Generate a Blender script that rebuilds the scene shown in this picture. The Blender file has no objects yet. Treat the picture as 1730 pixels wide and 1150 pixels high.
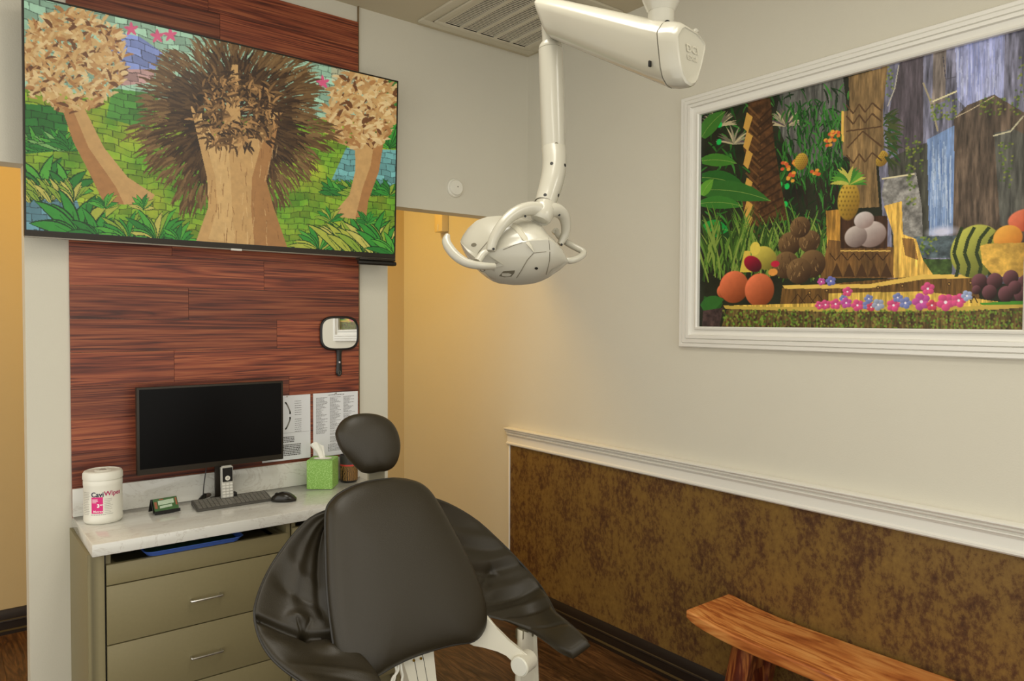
import bpy, bmesh, math, random
import numpy as np
from mathutils import Vector, Matrix

random.seed(7)
rng = np.random.default_rng(7)
PI = math.pi
SC = bpy.context.scene
COL = SC.collection

# ------------------------------------------------------------------ camera
YAW, PITCH, ROLL, FPX = map(float, (math.radians(38.2995), math.radians(1.5299), math.radians(0.2094), 1231.56))
_r = Vector((math.cos(YAW), -math.sin(YAW), 0))
CF = Vector((math.sin(YAW) * math.cos(PITCH), math.cos(YAW) * math.cos(PITCH), -math.sin(PITCH)))
_u = _r.cross(CF)
CR = _r * math.cos(ROLL) + _u * math.sin(ROLL)
CU = CR.cross(CF)
CO = Vector((0, 0, 1.6))
cam_d = bpy.data.cameras.new('camera')
cam_d.sensor_width = 36
cam_d.lens = 36 * FPX / 1730
cam_d.clip_start = 0.05
cam = bpy.data.objects.new('camera', cam_d)
COL.objects.link(cam)
M4 = Matrix(((CR.x, CU.x, -CF.x, CO.x), (CR.y, CU.y, -CF.y, CO.y), (CR.z, CU.z, -CF.z, CO.z), (0, 0, 0, 1)))
cam.matrix_world = M4
SC.camera = cam

# ------------------------------------------------------------------ world, lights, exposure
SC.view_settings.view_transform = 'Standard'
SC.view_settings.look = 'None'
SC.view_settings.exposure = 0.0
SC.view_settings.gamma = 1.0
SC.view_settings.use_curve_mapping = False
w = bpy.data.worlds.new('world')
SC.world = w
w.use_nodes = True
w.node_tree.nodes['Background'].inputs[0].default_value = (1.0, 0.97, 0.885, 1)
w.node_tree.nodes['Background'].inputs[1].default_value = 1.6


def area(name, loc, size, power, color, rot=(0, 0, 0), sy=None, spread=PI):
    l = bpy.data.lights.new(name, 'AREA')
    l.shape = 'RECTANGLE'
    l.size = size
    l.size_y = sy or size
    l.energy = power
    l.color = color
    l.spread = spread
    o = bpy.data.objects.new(name, l)
    o.location = loc
    o.rotation_euler = rot
    COL.objects.link(o)
    return o


area('ceiling_panel_light', (0.95, 1.25, 3.03), 0.55, 19, (1.0, 0.955, 0.85), sy=1.1)
area('entry_panel_light', (-0.7, -0.7, 3.03), 0.55, 16, (1.0, 0.96, 0.86), sy=1.1)
area('room_panel_light', (1.9, -0.9, 3.03), 0.55, 16, (1.0, 0.96, 0.86), sy=1.1)
area('hall_light', (1.35, 3.95, 3.0), 0.5, 24, (1.0, 0.60, 0.13), sy=0.5)
area('hall_light_side', (-0.3, 3.95, 3.0), 0.5, 13, (1.0, 0.62, 0.16), sy=0.5)


# ------------------------------------------------------------------ measuring helpers: a sight line of the photograph cut by a real plane
def ray(px, py):
    return CF + CR * ((px - 865) / FPX) - CU * ((py - 575) / FPX)


def onX(px, py, X):
    d = ray(px, py)
    return CO + d * (X / d.x)


def onY(px, py, Y):
    d = ray(px, py)
    return CO + d * (Y / d.y)


def onZ(px, py, Z):
    d = ray(px, py)
    return CO + d * ((Z - CO.z) / d.z)


def onP(px, py, P, n):
    d = ray(px, py)
    return CO + d * ((P - CO).dot(n) / d.dot(n))


def dep(px, py, Z):
    return CO + ray(px, py) * Z


# ------------------------------------------------------------------ materials
def srgb(r, g, b):
    f = lambda c: (c / 255 / 12.92) if c / 255 <= 0.04045 else ((c / 255 + 0.055) / 1.055) ** 2.4
    return (f(r), f(g), f(b), 1)


MATS = {}


def mat(name, col, rough=0.5, metal=0.0, bump=0.0, bscale=60, vary=0.0, vscale=4, coat=0.0, emit=None, spec=0.5):
    if name in MATS:
        return MATS[name]
    m = bpy.data.materials.new(name)
    m.use_nodes = True
    nt = m.node_tree
    b = nt.nodes['Principled BSDF']
    b.inputs['Base Color'].default_value = col
    b.inputs['Roughness'].default_value = rough
    b.inputs['Metallic'].default_value = metal
    b.inputs['Specular IOR Level'].default_value = spec
    b.inputs['Coat Weight'].default_value = coat
    tc = nt.nodes.new('ShaderNodeTexCoord')
    if vary:
        n = nt.nodes.new('ShaderNodeTexNoise')
        n.inputs['Scale'].default_value = vscale
        n.inputs['Detail'].default_value = 6
        nt.links.new(tc.outputs['Object'], n.inputs['Vector'])
        mx = nt.nodes.new('ShaderNodeMixRGB')
        mx.inputs[1].default_value = tuple(c * (1 - vary) for c in col[:3]) + (1,)
        mx.inputs[2].default_value = tuple(min(1, c * (1 + vary)) for c in col[:3]) + (1,)
        nt.links.new(n.outputs['Fac'], mx.inputs[0])
        nt.links.new(mx.outputs[0], b.inputs['Base Color'])
    if bump:
        n = nt.nodes.new('ShaderNodeTexNoise')
        n.inputs['Scale'].default_value = bscale
        n.inputs['Detail'].default_value = 3
        nt.links.new(tc.outputs['Object'], n.inputs['Vector'])
        bp = nt.nodes.new('ShaderNodeBump')
        bp.inputs['Strength'].default_value = bump
        bp.inputs['Distance'].default_value = 0.002
        nt.links.new(n.outputs['Fac'], bp.inputs['Height'])
        nt.links.new(bp.outputs[0], b.inputs['Normal'])
    if emit:
        b.inputs['Emission Color'].default_value = col
        b.inputs['Emission Strength'].default_value = emit
    MATS[name] = m
    return m


def nodes(m):
    nt = m.node_tree
    return nt, nt.nodes['Principled BSDF'], nt.nodes.new, nt.links.new


def ramp(nt, stops):
    r = nt.nodes.new('ShaderNodeValToRGB')
    while len(r.color_ramp.elements) < len(stops):
        r.color_ramp.elements.new(0.5)
    for e, (p, c) in zip(r.color_ramp.elements, stops):
        e.position = p
        e.color = c
    return r


def wood_mat(name, stops, scale, axis_scale, rough=0.45, grain=14, attr=None, warp=2.0, coat=0.0, bump=0.15):
    """grain runs along the axis with the small axis_scale number"""
    m = mat(name, (0.2, 0.1, 0.05, 1), rough, coat=coat)
    nt, b, N, L = nodes(m)
    tc = N('ShaderNodeTexCoord')
    vec = tc.outputs['Object']
    if attr:
        at = N('ShaderNodeAttribute')
        at.attribute_name = attr
        ad = N('ShaderNodeVectorMath')
        ad.operation = 'MULTIPLY_ADD'
        cmb = N('ShaderNodeCombineXYZ')
        for i in range(3):
            L(at.outputs['Fac'], cmb.inputs[i])
        L(cmb.outputs[0], ad.inputs[0])
        ad.inputs[1].default_value = (13.7, 17.3, 9.1)
        L(vec, ad.inputs[2])
        vec = ad.outputs[0]
    mp = N('ShaderNodeMapping')
    mp.inputs['Scale'].default_value = axis_scale
    L(vec, mp.inputs['Vector'])
    n1 = N('ShaderNodeTexNoise')
    n1.inputs['Scale'].default_value = scale
    n1.inputs['Detail'].default_value = 5
    n1.inputs['Distortion'].default_value = warp
    L(mp.outputs[0], n1.inputs['Vector'])
    n2 = N('ShaderNodeTexNoise')
    n2.inputs['Scale'].default_value = scale * grain
    n2.inputs['Detail'].default_value = 4
    L(mp.outputs[0], n2.inputs['Vector'])
    # rings: fold the broad noise
    mul = N('ShaderNodeMath')
    mul.operation = 'MULTIPLY'
    mul.inputs[1].default_value = 9.0
    L(n1.outputs['Fac'], mul.inputs[0])
    fr = N('ShaderNodeMath')
    fr.operation = 'PINGPONG'
    fr.inputs[1].default_value = 0.5
    L(mul.outputs[0], fr.inputs[0])
    mx = N('ShaderNodeMath')
    mx.operation = 'MULTIPLY_ADD'
    L(n2.outputs['Fac'], mx.inputs[0])
    mx.inputs[1].default_value = 0.75
    h = N('ShaderNodeMath')
    h.operation = 'MULTIPLY'
    h.inputs[1].default_value = 0.7
    L(fr.outputs[0], h.inputs[0])
    L(h.outputs[0], mx.inputs[2])
    r = ramp(nt, stops)
    L(mx.outputs[0], r.inputs[0])
    out = r.outputs[0]
    if attr:
        hs = N('ShaderNodeHueSaturation')
        mr = N('ShaderNodeMapRange')
        mr.inputs[3].default_value = 0.75
        mr.inputs[4].default_value = 1.25
        L(at.outputs['Fac'], mr.inputs[0])
        L(mr.outputs[0], hs.inputs['Value'])
        L(out, hs.inputs['Color'])
        out = hs.outputs[0]
    L(out, b.inputs['Base Color'])
    bp = N('ShaderNodeBump')
    bp.inputs['Strength'].default_value = bump
    bp.inputs['Distance'].default_value = 0.001
    L(mx.outputs[0], bp.inputs['Height'])
    L(bp.outputs[0], b.inputs['Normal'])
    return m


M_wall = mat('wall_paint', srgb(210, 206, 191), 0.7, bump=0.25, bscale=180, vary=0.02, spec=0.25)
M_ceil = mat('ceiling_paint', srgb(196, 186, 160), 0.85, bump=0.2, bscale=150)
M_yel = mat('hall_paint', srgb(200, 182, 140), 0.7, bump=0.25, bscale=180)
M_trim = mat('trim_paint', srgb(228, 226, 218), 0.35)
M_dark = mat('dark_baseboard_paint', srgb(30, 20, 13), 0.45, vary=0.2, vscale=30)
M_redwood = wood_mat('red_laminate', [(0.25, srgb(50, 18, 12)), (0.40, srgb(92, 38, 23)), (0.56, srgb(128, 60, 36)), (0.80, srgb(156, 88, 54))], 1.0, (0.5, 5, 20), rough=0.45, grain=8, attr='pl', warp=0.7)
M_floor = wood_mat('floor_planks', [(0.2, srgb(34, 20, 11)), (0.5, srgb(70, 46, 27)), (0.85, srgb(104, 74, 46))], 1.1, (9, 0.9, 9), rough=0.38, grain=9, attr='pl', warp=1.3)
M_bench = wood_mat('acacia', [(0.2, srgb(122, 58, 26)), (0.42, srgb(176, 100, 48)), (0.62, srgb(206, 132, 68)), (0.85, srgb(224, 160, 92))], 1.6, (4.0, 0.5, 3), rough=0.30, grain=9, warp=1.5, coat=0.4, bump=0.04)
M_benchleg = wood_mat('acacia_leg', [(0.2, srgb(60, 20, 12)), (0.55, srgb(104, 44, 24)), (0.9, srgb(190, 120, 60))], 1.2, (6, 6, 0.9), rough=0.3, grain=5, warp=1.0, coat=0.3, bump=0.03)
M_cab = mat('cabinet_laminate', srgb(132, 122, 88), 0.5, vary=0.05, vscale=90, bump=0.05, bscale=200)
M_cabin = mat('cabinet_inside', srgb(120, 110, 80), 0.6)
M_steel = mat('brushed_steel', srgb(205, 203, 198), 0.22, metal=1.0)
M_black = mat('black_plastic', srgb(22, 20, 18), 0.35)
M_bezel = mat('dark_grey_plastic', srgb(44, 38, 30), 0.45, spec=0.3)
M_screen = mat('black_screen', srgb(7, 6, 6), 0.35, spec=0.12)
M_white = mat('white_plastic', srgb(228, 226, 214), 0.35, bump=0.03, bscale=300)
M_lampw = mat('lamp_enamel', srgb(184, 180, 165), 0.24, coat=0.2)
M_hole = mat('screw_black', srgb(20, 18, 14), 0.6)
M_leather = mat('dark_vinyl', srgb(44, 38, 26), 0.42, bump=0.22, bscale=420, spec=0.42)
M_pip = mat('vinyl_piping', srgb(36, 33, 28), 0.4)
M_green = mat('green_card', srgb(150, 196, 96), 0.65)
M_tissue = mat('tissue_paper', srgb(240, 238, 230), 0.8)
M_paper = mat('printed_paper', srgb(226, 228, 232), 0.35)
M_ink = mat('ink', srgb(70, 66, 64), 0.7)
M_mirror = mat('mirror_glass', (0.92, 0.93, 0.94, 1), 0.02, metal=1.0)
M_blue = mat('blue_tray_plastic', srgb(70, 108, 200), 0.4)
M_traygreen = mat('tray_liner', srgb(20, 66, 44), 0.5)
M_pink = mat('magenta_print', srgb(214, 30, 120), 0.5)
M_navy = mat('navy_print', srgb(30, 24, 60), 0.5)
M_plum = mat('plum_print', srgb(176, 30, 96), 0.5)
M_wprint = mat('white_print', srgb(245, 240, 240), 0.5)
M_key = mat('grey_keyboard', srgb(84, 81, 75), 0.45)
M_keycap = mat('key_grey', srgb(118, 115, 107), 0.5)
M_silver = mat('silver_plastic', srgb(198, 196, 188), 0.3, metal=0.3)
M_hallfix = mat('gold_fixture', srgb(226, 212, 172), 0.4)
M_steelbase = mat('chair_enamel', srgb(214, 209, 192), 0.3)
M_brass = mat('brass_screw', srgb(190, 150, 60), 0.3, metal=1.0)


def make_special():
    # wainscot: mottled gold and brown wallpaper
    m = mat('mottled_wallpaper', (0.1, 0.07, 0.03, 1), 0.5, spec=0.35)
    nt, b, N, L = nodes(m)
    tc = N('ShaderNodeTexCoord')
    mp = N('ShaderNodeMapping')
    mp.inputs['Scale'].default_value = (1, 1.1, 0.8)
    L(tc.outputs['Object'], mp.inputs[0])
    n1 = N('ShaderNodeTexNoise'); n1.inputs['Scale'].default_value = 5.5; n1.inputs['Detail'].default_value = 9; n1.inputs['Roughness'].default_value = 0.72
    n2 = N('ShaderNodeTexNoise'); n2.inputs['Scale'].default_value = 40; n2.inputs['Detail'].default_value = 8; n2.inputs['Roughness'].default_value = 0.75
    L(mp.outputs[0], n1.inputs['Vector']); L(mp.outputs[0], n2.inputs['Vector'])
    a = N('ShaderNodeMath'); a.operation = 'ADD'
    L(n1.outputs['Fac'], a.inputs[0]); L(n2.outputs['Fac'], a.inputs[1])
    h = N('ShaderNodeMath'); h.operation = 'MULTIPLY'; h.inputs[1].default_value = 0.5
    L(a.outputs[0], h.inputs[0])
    r = ramp(nt, [(0.39, srgb(66, 40, 22)), (0.46, srgb(90, 61, 31)), (0.51, srgb(114, 86, 42)), (0.62, srgb(130, 101, 50))])
    L(h.outputs[0], r.inputs[0]); L(r.outputs[0], b.inputs['Base Color'])
    rr = ramp(nt, [(0.45, (0.65, 0.65, 0.65, 1)), (0.56, (0.4, 0.4, 0.4, 1))])
    L(h.outputs[0], rr.inputs[0]); L(rr.outputs[0], b.inputs['Roughness'])
    # quartz
    m2 = mat('white_quartz', srgb(214, 212, 204), 0.12, coat=0.2)
    nt, b, N, L = nodes(m2)
    tc = N('ShaderNodeTexCoord')
    n0 = N('ShaderNodeTexNoise'); n0.inputs['Scale'].default_value = 3.5; n0.inputs['Detail'].default_value = 8; n0.inputs['Distortion'].default_value = 1.6; n0.inputs['Roughness'].default_value = 0.65
    mp = N('ShaderNodeMapping'); mp.inputs['Scale'].default_value = (1.0, 2.6, 1.6)
    L(tc.outputs['Object'], mp.inputs[0]); L(mp.outputs[0], n0.inputs['Vector'])
    r = ramp(nt, [(0.47, srgb(218, 217, 210)), (0.495, srgb(200, 196, 187)), (0.505, srgb(218, 217, 210)), (0.61, srgb(214, 212, 204)), (0.635, srgb(196, 192, 182)), (0.655, srgb(219, 218, 212))])
    L(n0.outputs['Fac'], r.inputs[0]); L(r.outputs[0], b.inputs['Base Color'])
    # green dotted tissue box
    m3 = mat('green_dots', srgb(150, 196, 96), 0.6)
    nt, b, N, L = nodes(m3)
    tc = N('ShaderNodeTexCoord')
    v = N('ShaderNodeTexVoronoi'); v.inputs['Scale'].default_value = 190
    L(tc.outputs['Object'], v.inputs['Vector'])
    r = ramp(nt, [(0.25, srgb(176, 214, 130)), (0.45, srgb(138, 184, 88))])
    L(v.outputs['Distance'], r.inputs[0]); L(r.outputs[0], b.inputs['Base Color'])
    # wicker cup
    m4 = mat('woven_cup', srgb(120, 84, 40), 0.6)
    nt, b, N, L = nodes(m4)
    tc = N('ShaderNodeTexCoord')
    v = N('ShaderNodeTexWave'); v.inputs['Scale'].default_value = 60; v.inputs['Distortion'].default_value = 6
    L(tc.outputs['Object'], v.inputs['Vector'])
    r = ramp(nt, [(0.3, srgb(50, 34, 20)), (0.6, srgb(150, 112, 60))])
    L(v.outputs['Fac'], r.inputs[0]); L(r.outputs[0], b.inputs['Base Color'])
    # vertex painted pictures
    for nm, em in (('poster_print', 0), ('tv_picture', 1)):
        mm = mat(nm, (0.5, 0.5, 0.5, 1), 0.45 if not em else 0.35, spec=0.3)
        nt, b, N, L = nodes(mm)
        at = N('ShaderNodeAttribute'); at.attribute_name = 'pic'
        if em:
            b.inputs['Base Color'].default_value = (0.01, 0.01, 0.01, 1)
            L(at.outputs['Color'], b.inputs['Emission Color'])
            b.inputs['Emission Strength'].default_value = 0.84
        else:
            L(at.outputs['Color'], b.inputs['Base Color'])


make_special()
M_wains, M_quartz, M_dots, M_woven = MATS['mottled_wallpaper'], MATS['white_quartz'], MATS['green_dots'], MATS['woven_cup']


# ------------------------------------------------------------------ mesh helpers (all shapes in room coordinates; finish() moves origins to each base)
class MB:
    def __init__(s):
        s.bm = bmesh.new()

    def faces(s, vs, fs):
        v = [s.bm.verts.new(Vector(p)) for p in vs]
        out = []
        for f in fs:
            try:
                out.append(s.bm.faces.new([v[i] for i in f]))
            except ValueError:
                pass
        return v, out

    def box(s, a, b, bev=0.0, seg=2, rot=None, piv=None):
        x0, y0, z0 = a
        x1, y1, z1 = b
        vs = [(x0, y0, z0), (x1, y0, z0), (x1, y1, z0), (x0, y1, z0), (x0, y0, z1), (x1, y0, z1), (x1, y1, z1), (x0, y1, z1)]
        v, f = s.faces(vs, [(0, 3, 2, 1), (4, 5, 6, 7), (0, 1, 5, 4), (1, 2, 6, 5), (2, 3, 7, 6), (3, 0, 4, 7)])
        if bev:
            es = list({e for ff in f for e in ff.edges})
            res = bmesh.ops.bevel(s.bm, geom=es, offset=bev, segments=seg, affect='EDGES', profile=0.5)
            v = list({vv for vv in res['verts']} | {vv for vv in v if vv.is_valid})
        if rot is not None:
            bmesh.ops.rotate(s.bm, cent=Vector(piv), matrix=rot, verts=[vv for vv in v if vv.is_valid])
        return s

    def loft(s, rings, cap=True, closed=False):
        n = len(rings[0])
        vs = [[s.bm.verts.new(Vector(p)) for p in r] for r in rings]
        m = len(rings)
        for i in range(m if closed else m - 1):
            a, b = vs[i], vs[(i + 1) % m]
            for j in range(n):
                k = (j + 1) % n
                try:
                    s.bm.faces.new((a[j], a[k], b[k], b[j]))
                except ValueError:
                    pass
        if cap and not closed:
            for r in (vs[0], vs[-1]):
                try:
                    s.bm.faces.new(r)
                except ValueError:
                    pass
        return s

    def cyl(s, a, b, r, r2=None, n=24, cap=True):
        a, b = Vector(a), Vector(b)
        r2 = r if r2 is None else r2
        d = (b - a).normalized()
        t = d.orthogonal().normalized()
        q = d.cross(t)
        rings = [[p + (t * math.cos(2 * PI * i / n) + q * math.sin(2 * PI * i / n)) * rr for i in range(n)] for p, rr in ((a, r), (b, r2))]
        return s.loft(rings, cap)

    def lathe(s, base, prof, n=40, axis='Z'):
        """prof: list of (radius, height) from base up"""
        base = Vector(base)
        rings = []
        for r, h in prof:
            ring = []
            for i in range(n):
                a = 2 * PI * i / n
                c, q = math.cos(a) * r, math.sin(a) * r
                ring.append(base + (Vector((c, q, h)) if axis == 'Z' else Vector((h, c, q)) if axis == 'X' else Vector((c, h, q))))
            rings.append(ring)
        return s.loft(rings)

    def tube(s, pts, r, n=12, sub=6, flat=None, closed=False, cap=True):
        """smooth tube through points; r a number or a list per point; flat=(vector, factor) squashes"""
        P = [Vector(p) for p in pts]
        R = r if isinstance(r, (list, tuple)) else [r] * len(P)
        path, rad = [], []
        m = len(P)
        rngi = range(m if closed else m - 1)
        for i in rngi:
            p0 = P[(i - 1) % m] if (closed or i > 0) else P[0] * 2 - P[1]
            p1, p2 = P[i], P[(i + 1) % m]
            p3 = P[(i + 2) % m] if (closed or i + 2 < m) else p2 * 2 - p1
            for k in range(sub):
                t = k / sub
                path.append(0.5 * ((2 * p1) + (p2 - p0) * t + (2 * p0 - 5 * p1 + 4 * p2 - p3) * t * t + (3 * p1 - p0 - 3 * p2 + p3) * t ** 3))
                rad.append(R[i] * (1 - t) + R[(i + 1) % m] * t)
        if not closed:
            path.append(P[-1]); rad.append(R[-1])
        rings = []
        prev = None
        for i, p in enumerate(path):
            a = path[(i - 1) % len(path)] if (closed or i > 0) else p
            b = path[(i + 1) % len(path)] if (closed or i < len(path) - 1) else p
            d = (b - a).normalized()
            if prev is None:
                t = d.orthogonal().normalized()
            else:
                t = (prev - d * prev.dot(d)).normalized()
            prev = t
            q = d.cross(t)
            ring = []
            for j in range(n):
                o = (t * math.cos(2 * PI * j / n) + q * math.sin(2 * PI * j / n)) * rad[i]
                if flat:
                    fv = Vector(flat[0]).normalized()
                    o = o - fv * o.dot(fv) * (1 - flat[1])
                ring.append(p + o)
            rings.append(ring)
        return s.loft(rings, cap, closed)

    def done(s, name, m, parent=None, smooth=True, sharp=35):
        bmesh.ops.remove_doubles(s.bm, verts=s.bm.verts, dist=1e-6)
        bmesh.ops.recalc_face_normals(s.bm, faces=s.bm.faces)
        for f in s.bm.faces:
            f.smooth = smooth
        if smooth:
            lim = math.radians(sharp)
            for e in s.bm.edges:
                if len(e.link_faces) == 2 and e.calc_face_angle(0) > lim:
                    e.smooth = False
        me = bpy.data.meshes.new(name)
        s.bm.to_mesh(me)
        s.bm.free()
        me.materials.append(m)
        o = bpy.data.objects.new(name, me)
        COL.objects.link(o)
        if parent is not None:
            o.parent = parent
        return o


def sweep(profile_pts, path_fn, params):
    """profile list of 2D points placed by path_fn(param, (a, b)) -> rings"""
    return [[path_fn(t, p) for p in profile_pts] for t in params]


def thing(name, label, cat, group=None):
    o = bpy.data.objects.new(name, None)
    o.empty_display_size = 0.05
    COL.objects.link(o)
    o['label'] = label
    o['category'] = cat
    if group:
        o['group'] = group
    return o


def tag(o, label, cat, group=None):
    o['label'] = label
    o['category'] = cat
    if group:
        o['group'] = group
    return o


def struct(o):
    o['kind'] = 'structure'
    return o


def finish():
    """set every top-level origin at its base centre, keeping all geometry where it is"""
    for o in list(COL.objects):
        if o.parent is not None or o.type in ('CAMERA', 'LIGHT') or o.get('placed'):
            continue
        fam = [o] + list(o.children_recursive)
        cs = [v.co for x in fam if x.type == 'MESH' for v in x.data.vertices]
        if not cs:
            continue
        a = np.array([(c.x, c.y, c.z) for c in cs]) if len(cs) < 50000 else np.array([(c.x, c.y, c.z) for c in cs[::7]])
        lo, hi = a.min(0), a.max(0)
        base = Vector(((lo[0] + hi[0]) / 2, (lo[1] + hi[1]) / 2, lo[2]))
        T = Matrix.Translation(-base)
        seen = set()
        for x in fam:
            if x.type == 'MESH' and x.data.name not in seen:
                seen.add(x.data.name)
                x.data.transform(T)
        o.location = base


def text_verts(s, size, bold=0.0):
    cu = bpy.data.curves.new('t', 'FONT')
    cu.body = s
    cu.size = size
    cu.offset = bold
    cu.resolution_u = 3
    o = bpy.data.objects.new('t', cu)
    COL.objects.link(o)
    dg = bpy.context.evaluated_depsgraph_get()
    me = bpy.data.meshes.new_from_object(o.evaluated_get(dg))
    vs = [tuple(v.co) for v in me.vertices]
    fs = [tuple(p.vertices) for p in me.polygons]
    bpy.data.objects.remove(o)
    bpy.data.curves.remove(cu)
    bpy.data.meshes.remove(me)
    return vs, fs


# ------------------------------------------------------------------ the room
WX, WY, FY, CZ = 2.573, 3.125, 4.48, 3.05     # right wall, screen wall, far hall wall, ceiling
HZ, PT = 2.152, 0.10                           # header underside, wall thickness
PX0, PX1 = 0.25, 1.705                         # the pillar the screen hangs on


def plank_floor():
    bm = MB()
    ids = []
    y_w, L = 0.152, 1.22
    x = -1.6
    i = 0
    while x < WX:
        off = random.random() * L
        y = -1.6 - off
        while y < FY + 0.05:
            a, b = max(y, -1.6), min(y + L, FY + 0.05)
            if b > a:
                g = 0.0008
                v, f = bm.faces([(x + g, a + g, 0), (min(x + y_w, WX) - g, a + g, 0), (min(x + y_w, WX) - g, b - g, 0), (x + g, b - g, 0)], [(0, 1, 2, 3)])
                ids += [random.random()] * 4
            y += L
        x += y_w
        i += 1
    # sub-floor below the joints
    v, f = bm.faces([(-1.6, -1.6, -0.004), (WX, -1.6, -0.004), (WX, FY + .05, -0.004), (-1.6, FY + .05, -0.004)], [(0, 1, 2, 3)])
    ids += [0.0] * 4
    v, f = bm.faces([(-1.6, -1.6, -0.1), (WX, -1.6, -0.1), (WX, FY + .05, -0.1), (-1.6, FY + .05, -0.1)], [(3, 2, 1, 0)])
    ids += [0.0] * 4
    me = bpy.data.meshes.new('floor')
    bm.bm.to_mesh(me)
    bm.bm.free()
    at = me.attributes.new('pl', 'FLOAT', 'POINT')
    at.data.foreach_set('value', ids)
    me.materials.append(M_floor)
    o = bpy.data.objects.new('floor', me)
    COL.objects.link(o)
    struct(o)


plank_floor()
struct(MB().box((-1.6, -1.6, CZ), (WX + .1, FY + .1, CZ + 0.1)).done('ceiling', M_ceil))
struct(MB().box((WX, -1.6, 0), (WX + 0.1, FY + .1, CZ)).done('wall_right', M_wall))
struct(MB().box((-1.7, WY, 0), (-1.6, FY + .1, CZ)).done('wall_left_light_block', M_yel))  # unseen hall end, added to keep world light out of the hall
struct(MB().box((-1.6, FY, 0), (WX, FY + 0.1, CZ)).done('wall_far', M_yel))
# screen wall: header over two openings, standing on one pillar
b = MB()
prof = [(-1.6, HZ), (PX0, HZ), (PX0, 0), (PX1, 0), (PX1, HZ), (WX, HZ), (WX, CZ), (-1.6, CZ)]
vs = [(x, WY, z) for x, z in prof] + [(x, WY + PT, z) for x, z in prof]
n = len(prof)
b.faces(vs, [tuple(range(n)), tuple(range(2 * n - 1, n - 1, -1))] + [(i, i + n, (i + 1) % n + n, (i + 1) % n) for i in range(n)])
struct(b.done('wall_back', M_wall, smooth=False))

# red laminate cladding (one panel of planks)
WL, WR = 0.386, 1.548
b = MB()
ids = []
seams = {0: 1.213, 1: .743, 2: 1.16, 3: .799, 4: 1.105, 11: 0.84}
for k in range(-3, 14):
    z0 = 1.227 + 0.125 * k
    z1 = min(z0 + 0.125, CZ)
    z0 = max(z0, 0.86)
    if z1 <= z0:
        continue
    sx = seams.get(k, WL + 0.25 + 0.7 * random.random())
    for a, c in ((WL, sx), (sx, WR)):
        nb = len(b.bm.verts)
        g = 0.0006
        b.box((a + g, WY - 0.010, z0 + g), (c - g, WY, z1 - g))
        ids += [random.random()] * (len(b.bm.verts) - nb)
me = bpy.data.meshes.new('trim_1')
b.bm.to_mesh(me); b.bm.free()
me.attributes.new('pl', 'FLOAT', 'POINT').data.foreach_set('value', ids)
me.materials.append(M_redwood)
o = bpy.data.objects.new('trim_1', me); COL.objects.link(o); struct(o)
struct(MB().box((WR, WY - 0.012, 0.86), (WR + 0.004, WY, CZ)).done('trim_2', mat('edge_strip', srgb(120, 98, 66), 0.4)))

# right wall: wallpapered lower panel, its white end strip, chair rail, baseboards
struct(MB().box((WX - 0.006, -1.6, 0.12), (WX, 3.262, 0.905)).done('trim_3', M_wains))
struct(MB().box((WX - 0.012, 3.262, 0.0), (WX, 3.276, 0.893), 0.002).done('trim_4', M_trim))
rail = [(0, 0.893), (0.016, 0.893), (0.022, 0.899), (0.022, 0.906), (0.014, 0.911), (0.013, 0.944), (0.017, 0.950), (0.021, 0.9535), (0.0245, 0.956), (0.0245, 0.960), (0.019, 0.962),
        (0.023, 0.967), (0.032, 0.972), (0.0335, 0.976), (0.030, 0.978), (0.036, 0.982), (0.041, 0.987), (0.041, 0.991), (0.034, 0.9935), (0, 0.9935)]
b = MB().loft([[(WX - x, y, z) for x, z in rail] for y in (-1.6, 3.282)])
struct(b.done('trim_5', M_trim, sharp=22))
bb = [(0, 0), (0.024, 0), (0.024, 0.018), (0.015, 0.024), (0.015, 0.060), (0.018, 0.064), (0.0165, 0.070), (0.013, 0.074), (0.0125, 0.100), (0.009, 0.110), (0.005, 0.122), (0, 0.124)]
b = MB().loft([[(WX - x, y, z) for x, z in bb] for y in (-1.6, FY)])
struct(b.done('baseboard_right', M_dark, sharp=20))
b = MB().loft([[(x, FY - d, z) for d, z in bb] for x in (-1.6, WX - 0.03)])
struct(b.done('baseboard_far', M_dark, sharp=20))

# small gold box fixture on the hall side wall
b = thing('wall_fixture', 'small gold box fixture high on the wall beyond the header', 'fixture')
MB().box((WX - 0.05, 3.915, 2.168), (WX, 4.004, 2.34), 0.004).done('housing', M_hallfix, b)
MB().box((WX - 0.053, 3.958, 2.176), (WX - 0.049, 3.966, 2.215), 0.001).done('indicator', M_trim, b)

# ------------------------------------------------------------------ ceiling vent
v = thing('air_vent', 'square white return air vent on the ceiling in the corner', 'vent')
VX0, VX1, VY0, VY1 = 1.845, 2.54, 2.385, 3.08
b = MB()
def ringbox(b, x0, x1, y0, y1, wd, z0, z1, bev=0.0):
    b.box((x0, y0, z0), (x1, y0 + wd, z1), bev); b.box((x0, y1 - wd, z0), (x1, y1, z1), bev)
    b.box((x0, y0 + wd, z0), (x0 + wd, y1 - wd, z1), bev); b.box((x1 - wd, y0 + wd, z0), (x1, y1 - wd, z1), bev)
ringbox(b, VX0, VX1, VY0, VY1, 0.052, CZ - 0.012, CZ, 0.002)
b.done('flange', mat('vent_enamel', srgb(204, 197, 176), 0.45), v)
b = MB(); ringbox(b, VX0 + 0.056, VX1 - 0.056, VY0 + 0.056, VY1 - 0.056, 0.034, CZ - 0.018, CZ, 0.003)
b.done('frame', MATS['vent_enamel'], v)
gx0, gx1, gy0, gy1 = VX0 + .09, VX1 - .09, VY0 + .09, VY1 - .09
MB().box((VX0 + 0.001, VY0 + 0.001, CZ - 0.004), (VX1 - .001, VY1 - .001, CZ)).done('backing', mat('vent_dark', srgb(40, 34, 24), 0.8), v)
b = MB()
nc = 5
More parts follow.
